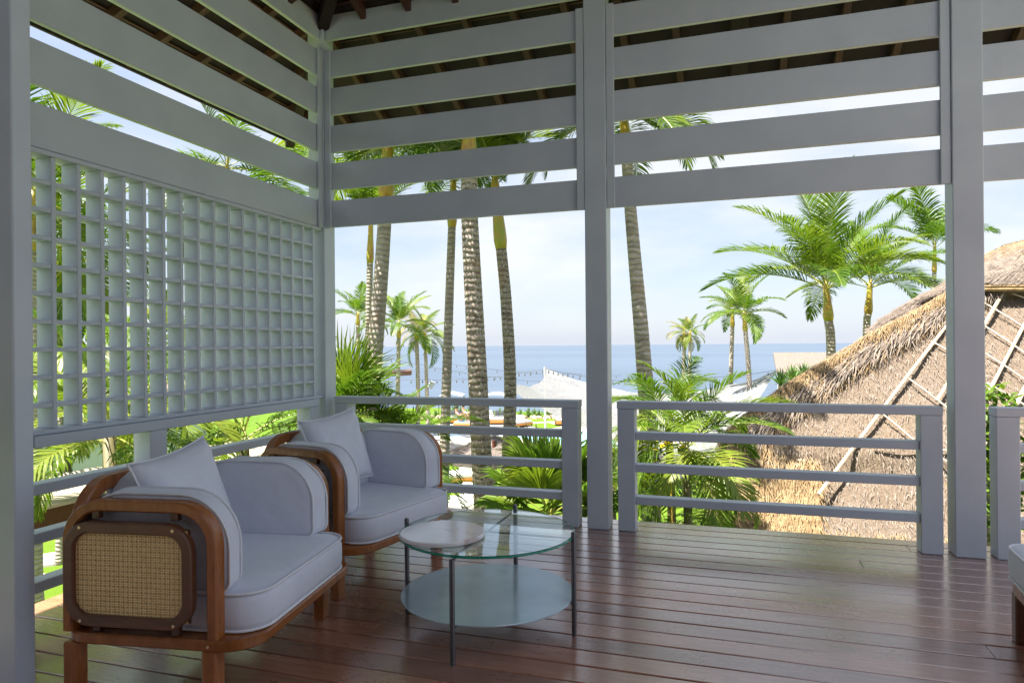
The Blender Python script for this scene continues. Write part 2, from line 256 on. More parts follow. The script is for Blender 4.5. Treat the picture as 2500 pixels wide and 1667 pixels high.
# ------------------------------------------------------------------ mesh helpers
class MB:
    def __init__(s): s.v = []; s.f = []; s.mi = []
    def add(s, vs, fs, mi=0):
        o = len(s.v); s.v += [tuple(p) for p in vs]
        for f in fs: s.f.append([o + i for i in f]); s.mi.append(mi)
        return s
    def cbox(s, x0, x1, y0, y1, z0, z1, b=0.004, M=None, mi=0):
        b = min(b, (x1 - x0) * .4, (y1 - y0) * .4, (z1 - z0) * .4)
        lo, hi = (x0, y0, z0), (x1, y1, z1); vs = []; idx = {}
        for sx in (0, 1):
            for sy in (0, 1):
                for sz in (0, 1):
                    sg = (sx, sy, sz)
                    for ax in range(3):
                        p = [0, 0, 0]
                        for k in range(3):
                            e = hi[k] if sg[k] else lo[k]
                            p[k] = e if k == ax else (e - b if sg[k] else e + b)
                        idx[sg, ax] = len(vs); vs.append(Vector(p))
        fs = []
        for ax in range(3):
            a, c = [k for k in range(3) if k != ax]
            for e in (0, 1):
                q = []
                for (i, j) in ((0, 0), (1, 0), (1, 1), (0, 1)):
                    g = [0, 0, 0]; g[ax] = e; g[a] = i; g[c] = j; q.append(idx[tuple(g), ax])
                fs.append(q)
            for i in (0, 1):
                for j in (0, 1):
                    g0 = [0, 0, 0]; g1 = [0, 0, 0]
                    g0[a] = g1[a] = i; g0[c] = g1[c] = j; g1[ax] = 1
                    g0, g1 = tuple(g0), tuple(g1)
                    fs.append([idx[g0, a], idx[g1, a], idx[g1, c], idx[g0, c]])
        for sx in (0, 1):
            for sy in (0, 1):
                for sz in (0, 1): fs.append([idx[(sx, sy, sz), k] for k in range(3)])
        if M is not None: vs = [M @ p for p in vs]
        return s.add(vs, fs, mi)
    def tube(s, pts, rad, n=8, mi=0, cap=True):
        pts = [Vector(p) for p in pts]; m = len(pts)
        if not hasattr(rad, '__len__'): rad = [rad] * m
        vs = []; up = None
        for i, p in enumerate(pts):
            t = (pts[min(i + 1, m - 1)] - pts[max(i - 1, 0)]).normalized()
            if up is None: up = Vector((0, 0, 1)) if abs(t.z) < .9 else Vector((1, 0, 0))
            a = t.cross(up).normalized(); bb = a.cross(t).normalized(); up = bb
            for k in range(n):
                an = 2 * math.pi * k / n; vs.append(p + (a * math.cos(an) + bb * math.sin(an)) * rad[i])
        fs = [[i * n + k, i * n + (k + 1) % n, (i + 1) * n + (k + 1) % n, (i + 1) * n + k] for i in range(m - 1) for k in range(n)]
        if cap: fs += [list(range(n))[::-1], [(m - 1) * n + k for k in range(n)]]
        return s.add(vs, fs, mi)
    def ring(s, pts, r, n=6, mi=0):          # closed tube
        pts = [Vector(p) for p in pts]; m = len(pts); vs = []; nrm = None
        for i, p in enumerate(pts):
            t = (pts[(i + 1) % m] - pts[i - 1]).normalized()
            c = sum(pts, Vector()) / m; o = (p - c); a = (o - t * o.dot(t)).normalized(); bb = t.cross(a)
            for k in range(n):
                an = 2 * math.pi * k / n; vs.append(p + (a * math.cos(an) + bb * math.sin(an)) * r)
        fs = [[i * n + k, i * n + (k + 1) % n, ((i + 1) % m) * n + (k + 1) % n, ((i + 1) % m) * n + k] for i in range(m) for k in range(n)]
        return s.add(vs, fs, mi)
    def lathe(s, prof, n=48, c=(0, 0), mi=0):
        vs = []; fs = []; m = len(prof)
        for r, z in prof:
            for k in range(n):
                a = 2 * math.pi * k / n; vs.append((c[0] + r * math.cos(a), c[1] + r * math.sin(a), z))
        fs = [[i * n + k, i * n + (k + 1) % n, (i + 1) * n + (k + 1) % n, (i + 1) * n + k] for i in range(m - 1) for k in range(n)]
        fs += [list(range(n))[::-1], [(m - 1) * n + k for k in range(n)]]
        return s.add(vs, fs, mi)
    def sweep(s, pts, tang, prof, side, closed=False, mi=0):
        # prof: list of (a, b): a along in-plane normal, b along 'side'; pts planar
        vs = []; n = len(prof); m = len(pts); side = Vector(side)
        for p, t in zip(pts, tang):
            t = Vector(t).normalized(); nn = side.cross(t)
            for a, b in prof: vs.append(Vector(p) + nn * a + side * b)
        fs = [[i * n + k, i * n + (k + 1) % n, ((i + 1) % m) * n + (k + 1) % n, ((i + 1) % m) * n + k] for i in range(m if closed else m - 1) for k in range(n)]
        if not closed: fs += [list(range(n))[::-1], [(m - 1) * n + k for k in range(n)]]
        return s.add(vs, fs, mi)
    def mesh(s, name, mats, smooth=False, fix=True):
        me = bpy.data.meshes.new(name); me.from_pydata(s.v, [], s.f)
        for m in (mats if isinstance(mats, (list, tuple)) else [mats]): me.materials.append(MT[m])
        if any(s.mi): me.polygons.foreach_set('material_index', s.mi)
        if fix:
            bm = bmesh.new(); bm.from_mesh(me); bmesh.ops.recalc_face_normals(bm, faces=bm.faces); bm.to_mesh(me); bm.free()
        if smooth:
            me.polygons.foreach_set('use_smooth', [True] * len(me.polygons))
            if smooth != 'all':
                try: me.set_sharp_from_angle(angle=R(38))
                except Exception: pass
        me.update(); return me
    def build(s, name, mats, parent=None, smooth=False, loc=None, fix=True):
        return link(name, s.mesh(name, mats, smooth, fix), parent, loc)
def link(name, me, parent=None, loc=None, rot=None, scale=None):
    o = bpy.data.objects.new(name, me); col.objects.link(o)
    if parent is not None: o.parent = parent
    if loc is not None: o.location = loc
    if rot is not None: o.rotation_euler = rot
    if scale is not None: o.scale = (scale,) * 3 if not hasattr(scale, '__len__') else scale
    return o
def tag(o, label, cat, group=None):
    o['label'] = label; o['category'] = cat
    if group: o['group'] = group
    return o
def thing(name, label, cat, loc=(0, 0, 0), rz=0, group=None):
    o = bpy.data.objects.new(name, None); col.objects.link(o); o.location = loc; o.rotation_euler = (0, 0, rz); o.empty_display_size = .1
    return tag(o, label, cat, group)
def struct(o, kind='structure'):
    o['kind'] = kind; return o
def copy_tree(o, parent=None):
    c = o.copy(); col.objects.link(c); c.parent = parent
    for ch in list(o.children): copy_tree(ch, c)
    return c
def rrect(x0, x1, y0, y1, r, n=6):
    rs = r if hasattr(r, '__len__') else [r] * 4; p = []
    for (cx, cy, a0), rr in zip(((x1, y1, 0), (x0, y1, 90), (x0, y0, 180), (x1, y0, 270)), rs):
        ccx = cx - rr if cx == x1 else cx + rr; ccy = cy - rr if cy == y1 else cy + rr
        for k in range(n + 1):
            a = R(a0 + 90 * k / n); p.append((ccx + rr * math.cos(a), ccy + rr * math.sin(a)))
    return p
def nz3(p, f, seed=0): return mnoise.noise(Vector(p) * f + Vector((seed * 7.3, seed * 3.1, seed * 1.7)))

# ================================================================== SETTING: ground, water
GZ = -4.0
def sheet(name, pts, z, mt):
    b = MB(); b.add([(p[0], p[1], z) for p in pts], [list(range(len(pts)))]); return struct(b.build(name, mt, fix=False))
b = MB(); X = 26000
b.add([(-X, 40, -13), (X, 40, -13), (X, X * 2, -13), (-X, X * 2, -13)], [[0, 1, 2, 3]])
struct(b.build('sea', 'sea', fix=False))
b = MB(); xs = [-90 + 6 * i for i in range(31)]
edge = [52.5 + 1.2 * math.sin(x * .21) + .8 * math.sin(x * .53 + 1) for x in xs]
vsn = []
for x, e in zip(xs, edge): vsn += [(x, -30, GZ), (x, e, GZ), (x, e + 1.5, GZ - 1.5), (x, e + 4, -13.5)]
b.add(vsn, [[i * 4 + j, i * 4 + 4 + j, i * 4 + 5 + j, i * 4 + 1 + j] for i in range(30) for j in range(3)])
struct(b.build('lawn', 'lawn', fix=False))
cz = lambda x, y: (1040 + x / 5.2275, 880 + y / 5.2275)
def gp(lst, z=GZ): return [onz(*cz(x, y), z) for x, y in lst]
sheet('paving', gp([(-300, 835), (1180, 760), (1300, 790), (1750, 770), (2600, 800), (3300, 900), (3300, 1500), (2000, 1500), (1200, 1330), (600, 1330), (330, 1290), (-300, 1180)]), GZ + .012, 'paving')
sheet('grass_patch', gp([(1270, 818), (1560, 795), (1730, 845), (1500, 880)]), GZ + .024, 'lawn')
sheet('pool', gp([(180, 935), (700, 905), (1400, 900), (2300, 915), (2500, 1120), (2030, 1100), (1720, 1085), (1400, 1058), (1140, 985), (640, 966), (330, 1012), (190, 1020)]), GZ + .03, 'pool')
b = MB(); b.add([(-5.4, -6, GZ + .012), (7, -6, GZ + .012), (7, 9.4, GZ + .012), (-5.4, 9.4, GZ + .012)], [[0, 1, 2, 3]]); struct(b.build('unseen_apron', 'paving', fix=False))  # unseen pale paving put in so the ground bounces less green light
# coping round the pool
cp = gp([(180, 935), (700, 905), (1400, 900), (2300, 915), (2500, 1120), (2030, 1100), (1720, 1085), (1400, 1058), (1140, 985), (640, 966), (330, 1012), (190, 1020)])
b = MB(); cc = sum(cp, Vector()) / len(cp)
outp = [p + (p - cc).normalized() * .9 for p in cp]; n = len(cp)
b.add([(p.x, p.y, GZ + .036) for p in cp] + [(p.x, p.y, GZ + .036) for p in outp], [[i, (i + 1) % n, n + (i + 1) % n, n + i] for i in range(n)])
struct(b.build('pool_coping', 'white', fix=False))
for (u, v, rr) in ((128, 1366, .62), (60, 1420, .5)):
    p = onz(u, v, GZ); b = MB(); b.lathe([(rr, GZ), (rr * .97, GZ + .05), (.01, GZ + .055)], 20, (p.x, p.y)); struct(b.build('stepping_stone', 'paving'))

# ================================================================== DECK
deck = bpy.data.objects.new('deck', None); col.objects.link(deck); struct(deck); deck['label'] = 'glossy red-brown hardwood deck of long planks'
rnd = random.Random(3)
W = .1432; y1 = 5.25; row = 0; XL, XR = -3.405, 5.6
while y1 > -1.6:
    y0 = y1 - W; x = XL; first = rnd.uniform(1.0, 5.0)
    cuts = [XL, rnd.uniform(-2.6, 1.8) if rnd.random() < .3 else rnd.uniform(2.0, 4.4), XR]
    for a, c in zip(cuts[:-1], cuts[1:]):
        dz = rnd.uniform(-.0012, .0008); lx = (c - a) / 2
        MB().cbox(-lx + .0015, lx - .0015, -W / 2 + .0042, W / 2 - .0042, -.028, 0, .003).build('plank', 'deck', deck, loc=((a + c) / 2, (y0 + y1) / 2, dz))
    y1 = y0; row += 1
yy = -1.6
while yy < 5.2:
    l = min(rnd.uniform(2, 3.4), 5.25 - yy)
    MB().cbox(-W / 2 + .0025, W / 2 - .0025, -l / 2 + .0015, l / 2 - .0015, -.028, 0, .003).build('plank', 'deck', deck, loc=(-3.405 - W / 2, yy + l / 2, 0)); yy += l
MB().cbox(-3.52, 5.57, -1.58, 5.2, -.22, -.03, .01).build('deck_frame', 'roofwood', deck)

# ================================================================== VERANDA: posts, louvres, railings, lattice, roof
PY = 4.922                               # inner face of the front wall
def post(x0, x1, y0, y1, label, z1=4.12):
    o = MB().cbox(-(x1 - x0) / 2, (x1 - x0) / 2, -(y1 - y0) / 2, (y1 - y0) / 2, 0, z1, .005).build('timber_post', 'paint', loc=((x0 + x1) / 2, (y0 + y1) / 2, .001))
    return tag(o, label, 'post', 'grey painted posts of the veranda')
post(-3.39, -3.24, 2.285, 2.425, 'grey painted post ending the lattice, hidden behind the nearest post')
post(-2.76, -2.55, 1.835, 1.912, 'pale grey post filling the left edge of the photo, nearest of all')
post(-3.39, -3.24, PY, PY + .16, 'grey painted corner post between the lattice wall and the sea-facing wall')
post(-1.029, -.868, PY, PY + .17, 'grey painted post behind the glass table, in the middle of the front')
post(1.318, 1.487, PY - .01, PY + .16, 'grey painted post in front of the thatched roof')
post(3.66, 3.83, PY, PY + .17, 'grey painted post past the right end of the photo')
ZS = [2.352 + .3137 * k for k in range(6)]
def hslat(par, x0, x1, z, h, y0, t=.036, nm='slat'):
    MB().cbox(-(x1 - x0) / 2, (x1 - x0) / 2, 0, t, 0, h, .003).build(nm, 'paint', par, loc=((x0 + x1) / 2, y0, z))
def louvre_front(x0, x1, cl0, cl1, label):
    t = thing('louvre_screen', label, 'louvre screen', (0, 0, 0), 0, 'board louvre screens above the railings')
    for k, z in enumerate(ZS):
        hslat(t, x0 + .003, x1 - .003, z, .221 if k < 5 else .21, PY + .028)
    hslat(t, x0 + .001, x1 - .001, ZS[5] + .002 + .21, .03, PY + .02, .07, 'top_plate')
    for c0, c1 in ((x0 + .002, x0 + .058) if cl0 else None, (x1 - .058, x1 - .002) if cl1 else None) if False else [q for q in ((x0 + .002, x0 + .058) if cl0 else None, (x1 - .058, x1 - .002) if cl1 else None) if q]:
        MB().cbox(c0, c1, PY + .004, PY + .026, 2.345, 3.83, .003).build('cleat', 'paint', t)
    return t
louvre_front(-3.238, -1.03, 1, 1, 'grey board louvre screen above the front railing behind the armchairs')
louvre_front(-.866, 1.317, 1, 1, 'grey board louvre screen spanning from middle post to right post')
louvre_front(1.489, 3.658, 0, 1, 'grey board louvre screen right of the right post, cut by photo edge')
t = thing('louvre_screen', 'grey board louvre screen above the lattice on the left', 'louvre screen', (0, 0, 0), 0, 'board louvre screens above the railings')
for k, z in enumerate(ZS):
    MB().cbox(-.036, 0, -1.247, 1.247, 0, .221 if k < 5 else .21, .003).build('slat', 'paint', t, loc=(-3.271, 3.673, z))
MB().cbox(-3.33, -3.262, 2.427, 4.92, ZS[5] + .212, ZS[5] + .242, .003).build('top_plate', 'paint', t)
MB().cbox(-3.268, -3.246, 4.862, 4.918, 2.345, 3.83, .003).build('cleat', 'paint', t)
# railings
def rail_front(x0, x1, label, extra=()):
    t = thing('railing', label, 'railing', (0, 0, 0), 0, 'grey painted railings round the veranda')
    y0, y1 = PY + .006, PY + .14
    MB().cbox(x0, x1, y0, y1, .884, .938, .004).build('top_rail', 'paint', t)
    for px in (x0 + .003, x1 - .128):
        MB().cbox(px, px + .125, y0 + .003, y1 - .003, .001, .883, .004).build('railing_post', 'paint', t)
    for z0 in (.660, .428, .194):
        MB().cbox(x0 + .1285, x1 - .1285, y0 + .02, y1 - .02, z0, z0 + .056, .004).build('rail', 'paint', t)
    return t
rail_front(-3.165, -1.092, 'grey railing behind the second armchair, in front of palm trunks')
rail_front(-.806, 1.262, 'grey railing between the middle and right posts, before the thatched roof')
rail_front(1.545, 3.60, 'grey railing right of the right post, mostly outside the photo')
t = thing('railing', 'grey railing under the lattice, behind the armchair backs', 'railing', (0, 0, 0), 0, 'grey painted railings round the veranda')
MB().cbox(-3.375, -3.238, 2.43, 4.835, .868, .926, .004).build('top_rail', 'paint', t)
for yb in (4.706, 3.125):
    MB().cbox(-3.372, -3.242, yb, yb + .126, .001, .867, .004).build('railing_post', 'paint', t)
for z0 in (.632, .392, .152):
    for a, c in ((2.43, 3.1235), (3.2525, 4.7045)):
        MB().cbox(-3.355, -3.262, a, c, z0, z0 + .054, .004).build('rail', 'paint', t)
# egg-crate lattice
t = thing('lattice_screen', 'pale blue-grey egg-crate lattice screen on the left wall', 'lattice screen')
ya, yb = 2.428, 4.917; za, zb = .928, 2.347
MB().cbox(-3.385, -3.262, ya, yb, za, za + .022, .002).build('bottom_frame', 'paint', t)
MB().cbox(-3.385, -3.262, ya, yb, zb - .024, zb, .002).build('top_frame', 'paint', t)
ys = [2.424 + .1405 * k for k in range(18)]
hb = zb - za - .048
vm = MB().cbox(-.055, .055, -.0115, .0115, -hb / 2, hb / 2, .0015).mesh('upright_bar', 'paint')
for y in ys:
    link('upright_bar', vm, t, (-3.326, min(max(y + .0, ya + .012), yb - .013), (za + zb) / 2 - .001))
hm = MB().cbox(-.052, .052, -.0585, .0585, -.011, .011, .0015).mesh('cross_bar', 'paint')
for k in range(9):
    z = 1.07 + .1398 * k
    m = MB()
    for y in ys[:-1]: m.cbox(-3.376, -3.274, y + .0118, y + .1286, z - .011, z + .011, .0015)
    m.build('cross_bar', 'paint', t)
for o_, lab in ((bpy.data.objects['louvre_screen.003'], 'unseen grey board louvre screen added nearer than the lattice to block sun'), (bpy.data.objects['railing.003'], 'unseen grey railing added nearer than the lattice bay to block sun'), (t, 'unseen egg-crate lattice screen added nearer than the near post to block sun')):
    c_ = copy_tree(o_); c_.location.y -= 2.64; c_['label'] = lab  # unseen bay added to keep the sun off the deck
post(-3.39, -3.24, -.36, -.215, 'grey painted post behind the photographer on the left wall')
# roof (hip), rafters below boards
EX, EY, EZ, SL = -4.50, 6.19, 3.60, .43
XO, XS, YS, YB = .55, 3.4, 3.7, -1.40          # unseen inner roof edge, cut back to admit light; ends of front eave strip
roof = thing('veranda_roof', 'dark timber roof with brown rafters above the louvres, unseen inner side left open for light', 'roof')
yh = EY - (XO - EX)
def zf(y): return EZ + SL * (EY - y)
def zl_(x): return EZ + SL * (x - EX)
b = MB()
poly = [[(EX, EY), (XS, EY), (XS, YS), (XO, YS), (XO, yh)], [(EX, EY), (XO, yh), (XO, YB), (EX, YB)]]
for k_, pl_ in enumerate(poly):
    P_ = [(x, y, zf(y) if k_ == 0 else zl_(x)) for x, y in pl_]; n_ = len(P_)
    b.add(P_ + [(x, y, z + .11) for x, y, z in P_], [list(range(n_)), [n_ + k for k in range(n_)][::-1]] + [[k, (k + 1) % n_, n_ + (k + 1) % n_, n_ + k] for k in range(n_) if not (k_ == 0 and k == n_ - 1) and not (k_ == 1 and k == 0)])
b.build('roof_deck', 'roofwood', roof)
def rafter(p0, p1, wd, hd, mt='rafter'):
    p0, p1 = Vector(p0), Vector(p1); d = (p1 - p0); L = d.length
    q = d.to_track_quat('X', 'Z').to_matrix().to_4x4()
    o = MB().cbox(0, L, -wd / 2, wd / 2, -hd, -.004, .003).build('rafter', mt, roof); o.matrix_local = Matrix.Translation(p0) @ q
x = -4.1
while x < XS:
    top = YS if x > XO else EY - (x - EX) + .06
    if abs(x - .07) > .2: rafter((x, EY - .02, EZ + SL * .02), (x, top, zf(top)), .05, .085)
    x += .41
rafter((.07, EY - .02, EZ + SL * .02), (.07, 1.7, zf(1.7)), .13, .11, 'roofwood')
y = 5.75
while y > YB:
    tx = min(EX + (EY - y), XO) - .05
    rafter((EX + .02, y, EZ + SL * .02), (tx, y, zl_(tx)), .05, .085); y -= .41
rafter((EX, EY, EZ - .002), (XO, yh, zf(yh) - .002), .09, .13, 'roofwood')
bt = MB()
for k in range(1, 14):
    yv = EY - .33 * k; xx = EX + .33 * k; zz = EZ + SL * .33 * k - .003
    bt.cbox(xx + .02, (XS if yv > YS else XO), yv - .012, yv + .012, zz - .012, zz, .001)
    bt.cbox(xx - .012, xx + .012, YB, yv - .02, zz - .012, zz, .001)
struct(bt.build('batten', 'rafter', roof), 'stuff')
MB().cbox(EX - .02, XS, EY, EY + .03, EZ - .05, EZ + .13, .004).build('fascia', 'roofwood', roof)
MB().cbox(EX - .03, EX, YB, EY + .03, EZ - .05, EZ + .13, .004).build('fascia', 'roofwood', roof)
sh = MB(); rnd = random.Random(9)
for k in range(60):
    x = EX - .05 + k * .13; sh.cbox(x, x + .125, EY - .1, EY + .05 + rnd.uniform(0, .03), EZ + .132, EZ + .148 + rnd.uniform(0, .01), .002)
for k in range(58):
    y = YB + k * .13; sh.cbox(EX - .07 - rnd.uniform(0, .03), EX + .1, y, y + .125, EZ + .132, EZ + .148 + rnd.uniform(0, .01), .002)
struct(sh.build('shingle', 'shingle', roof), 'stuff')
MB().cbox(-3.4, 4.4, -1.6, -1.45, 0.001, 4.1, .01).build('unseen_house_wall', 'teak2')['kind'] = 'structure'  # unseen wall put in behind the camera to darken the inward faces
# wall plates over the beams
b = MB(); b.cbox(-3.40, 3.8, PY + .02, PY + .14, 4.123, 4.2, .004); b.cbox(-3.37, -3.25, -1.5, PY, 4.123, 4.2, .004)
b.build('wall_plate', 'roofwood', roof)

# ================================================================== ARMCHAIRS
def cushion(outline, t, crown=.02, seed=0, bulge=.006, rings=7):
    """outline in (a,b); thickness along c (0..t). returns MB in (a,b,c) space plus piping loops"""
    n = len(outline); cx = sum(p[0] for p in outline) / n; cy = sum(p[1] for p in outline) / n
    m = MB(); L = []
    def loop(s, off, c):
        o = []
        for (x, y) in outline:
            dx, dy = x - cx, y - cy; d = math.hypot(dx, dy)
            o.append((cx + dx * s * (1 + (off + .0035 * nz3((x, y, c), 16, seed + 1)) / d), cy + dy * s * (1 + (off + .0035 * nz3((x, y, c), 16, seed + 1)) / d), c + .006 * nz3((x * s, y * s, c), 7, seed) + .0022 * nz3((x * s, y * s, c), 26, seed)))
        return o
    for k in range(rings, 0, -1):
        s = 1 - (k / rings) ** 1.0 * .98; L.append(loop(s, 0, -crown * (1 - s * s) ** .7 * .6))
    L.append(loop(1, -.004, 0)); L.append(loop(1, bulge * .7, t * .2)); L.append(loop(1, bulge, t * .5)); L.append(loop(1, bulge * .7, t * .8)); L.append(loop(1, -.004, t))
    for k in range(1, rings + 1):
        s = 1 - (k / rings) ** 1.0 * .98; L.append(loop(s, 0, t + crown * (1 - s * s) ** .7))
    vs = [p for l in L for p in l]
    fs = [[i * n + k, i * n + (k + 1) % n, (i + 1) * n + (k + 1) % n, (i + 1) * n + k] for i in range(len(L) - 1) for k in range(n)]
    fs += [list(range(n)), [(len(L) - 1) * n + k for k in range(n)]]
    m.add(vs, fs)
    pp = MB(); pp.ring([(x, y, -.001) for x, y in outline], .0056, 6); pp.ring([(x, y, t + .001) for x, y in outline], .0056, 6)
    return m, pp
def remap(m, fn):
    m.v = [tuple(fn(*p)) for p in m.v]; return m
def arch(x0, x1, zt, r, zl, zr, n=9):
    """inverted U centre line, from (x0,zl) up, over, down to (x1,zr)"""
    P = [(x0, zl)]; T = [(0, 1)]
    for k in range(n + 1):
        a = R(180 - 90 * k / n); P.append((x0 + r + r * math.cos(a), zt - r + r * math.sin(a))); T.append((math.sin(a), -math.cos(a)))
    for k in range(n + 1):
        a = R(90 - 90 * k / n); P.append((x1 - r + r * math.cos(a), zt - r + r * math.sin(a))); T.append((math.sin(a), -math.cos(a)))
    P.append((x1, zr)); T.append((0, -1)); return P, T
def chprof(a, b, c=.007):                       # chamfered rectangle, half sizes
    return [(-a, -b + c), (-a + c, -b), (a - c, -b), (a, -b + c), (a, b - c), (a - c, b), (-a + c, b), (-a, b - c)]
CW = .97
def cane_panel(x0, x1, z0, z1, r):
    """bent frame and woven cane, in (x,z), depth along y"""
    ol = rrect(x0, x1, z0, z1, r, 8); n = len(ol)
    T = [(ol[(i + 1) % n][0] - ol[i - 1][0], ol[(i + 1) % n][1] - ol[i - 1][1]) for i in range(n)]
    fr = MB(); fr.sweep([(x, 0, z) for x, z in ol], [(a, 0, c) for a, c in T], [(-.021, -.013), (-.016, -.018), (.016, -.018), (.021, -.013), (.021, .013), (.016, .018), (-.016, .018), (-.021, .013)], (0, 1, 0), closed=True)
    ca = MB(); p = .0188; hw = .0022
    X0, X1, Z0, Z1 = x0 + .004, x1 - .004, z0 + .004, z1 - .004
    def strip(ax, az, bx, bz, y, wd):
        dx, dz = bx - ax, bz - az; l = math.hypot(dx, dz)
        if l < .003: return
        nx, nz_ = -dz / l * wd, dx / l * wd
        ca.add([(ax + nx, y, az + nz_), (bx + nx, y, bz + nz_), (bx - nx, y, bz - nz_), (ax - nx, y, az - nz_)], [[0, 1, 2, 3]])
    k = X0 + p
    while k < X1:
        for d in (-.0032, .0032): strip(k + d, Z0, k + d, Z1, -.0012, hw)
        k += p
    k = Z0 + p
    while k < Z1:
        for d in (-.0032, .0032): strip(X0, k + d, X1, k + d, 0.0, hw)
        k += p
    wx, wz = X1 - X0, Z1 - Z0; k = -wz
    while k < wx:
        a0 = max(0, -k); a1 = min(wz, wx - k)
        strip(X0 + k + a0, Z0 + a0, X0 + k + a1, Z0 + a1, .0012, .0011)
        strip(X0 + k + a0, Z1 - a0, X0 + k + a1, Z1 - a1, .002, .0011); k += p
    ln = MB(); ln.cbox(x0, x1, .011, .014, z0, z1, .001)
    return fr, ca, ln
def make_armchair(name, label):
    t = thing(name, label, 'armchair', (0, 0, 0), 0, 'teak and cane armchairs with grey cushions')
    # platform
    ol = rrect(-.635, .15, -.006, CW + .006, [.13, .1, .1, .13], 7); m = MB(); n = len(ol)
    def lp(off, z):
        return [(x + off * (1 if x < -.27 else -1) * min(1, abs(x + .27) * 6), y + off * (1 if y < CW / 2 else -1) * min(1, abs(y - CW / 2) * 6), z) for x, y in ol]
    L = [lp(.006, .247), lp(0, .254), lp(0, .281), lp(.006, .288)]
    m.add([p for l in L for p in l], [[i * n + k, i * n + (k + 1) % n, (i + 1) * n + (k + 1) % n, (i + 1) * n + k] for i in range(3) for k in range(n)] + [list(range(n)), [3 * n + k for k in range(n)]])
    m.build('platform', 'teak', t, True)
    # legs
    for x in (-.62, -.05):
        for y in (0.0, CW - .056):
            MB().cbox(x, x + .058, y - .002, y + .058, 0.0, .2465, .005).build('leg', 'teak', t)
    # arm frames and cane side panels
    for y0 in (.0275, CW - .0275):
        P, T = arch(-.602, -.008, .765, .14, .289, .289)
        m = MB(); m.sweep([(x, y0, z) for x, z in P], [(a, 0, c) for a, c in T], chprof(.021, .0285, .006), (0, 1, 0)); m.build('arm_frame', 'teak', t, True)
        yo = -.012 if y0 < .4 else CW + .012
        fr, ca, ln = cane_panel(-.572, -.088, .345, .690, .085)
        f = remap(fr, lambda x, y, z: (x, y + yo, z)).build('side_panel', 'teak2', t, True)
        remap(ca, lambda x, y, z: (x, y + yo, z)).build('cane_webbing', 'cane', f, fix=False)
        sg_ = 1 if y0 < .4 else -1
        remap(ln, lambda x, y, z: (x, sg_ * y + yo, z)).build('cane_shade_sheet', 'teak2', t)  # added dark sheet standing in for the shade behind the cane
        sp = MB()
        for x in (-.49, -.165):
            for za_, zb_ in ((.712, .7435), (.2885, .323)): MB().cbox(x - .015, x + .015, y0 - .014, y0 + .012, za_, zb_, .002).build('spacer', 'teak2', t)
        pn = MB(); s = -1 if y0 < .4 else 1
        for x in (-.52, -.14):
            for z in (.345, .69): pn = MB(); pn.tube([(x, yo + s * .0175, z), (x, yo + s * .0205, z)], .0058, 10); pn.build('pin', 'brass', t)
        pn = MB(); pn.tube([(-.02, (-.0055 if s < 0 else CW + .0055), .267), (-.02, (-.009 if s < 0 else CW + .009), .267)], .0055, 10)
        pn.build('pin', 'brass', t)
    # back frame
    P, T = arch(.085, CW - .085, .81, .14, .289, .289)
    m = MB(); m.sweep([(-.612, y, z) for y, z in P], [(0, a, c) for a, c in T], chprof(.027, .0285), (1, 0, 0)); m.build('back_frame', 'teak', t, True)
    fr, ca, ln = cane_panel(.125, CW - .125, .345, .735, .075)
    f = remap(fr, lambda x, y, z: (-.62 + y, x, z)).build('back_panel', 'teak2', t, True)
    remap(ca, lambda x, y, z: (-.62 + y, x, z)).build('cane_webbing', 'cane', f, fix=False)
    # seat
    ol = rrect(-.585, .142, .062, CW - .062, [.12, .05, .05, .12], 7)
    m, p = cushion(ol, .135, .028, 3)
    def sf(x, y, z): return (x, y, z + .297)
    c = remap(m, sf).build('seat_cushion', 'fabric', t, 'all'); remap(p, sf).build('piping', 'piping', c, 'all')
    # arm cushions: outline in (x,z)
    for k, (ya_, sg) in enumerate(((.062, 1), (CW - .062, -1))):
        ol = rrect(-.585, .028, .44, .80, [.2, .17, .03, .045], 8)
        m, p = cushion(ol, .108, .010, 5 + k, .004)
        fn = lambda x, z, c: (x - .02 * max(0, (c / .108)), ya_ + sg * c, z)
        c = remap(m, fn).build('arm_cushion', 'fabric', t, 'all'); remap(p, fn).build('piping', 'piping', c, 'all')
    ol = rrect(.19, CW - .19, .44, .83, [.15, .15, .03, .03], 8)
    m, p = cushion(ol, .12, .016, 9, .006)
    fn = lambda y, z, c: (-.592 + c + .01 - .06 * (z - .42), y, z)
    c = remap(m, fn).build('back_cushion', 'fabric', t, 'all'); remap(p, fn).build('piping', 'piping', c, 'all')
    return t
ch1 = make_armchair('armchair', 'teak armchair with grey cushions and cane side nearest the photographer')
ch1.location = (-1.802, 2.011, 0); ch1.rotation_euler.z = R(9)
ch2 = copy_tree(ch1)
ch2['label'] = 'teak armchair with grey cushions in the corner, between first armchair and railing'
ch2.location = (-2.015, 3.15, 0); ch2.rotation_euler.z = R(-11)
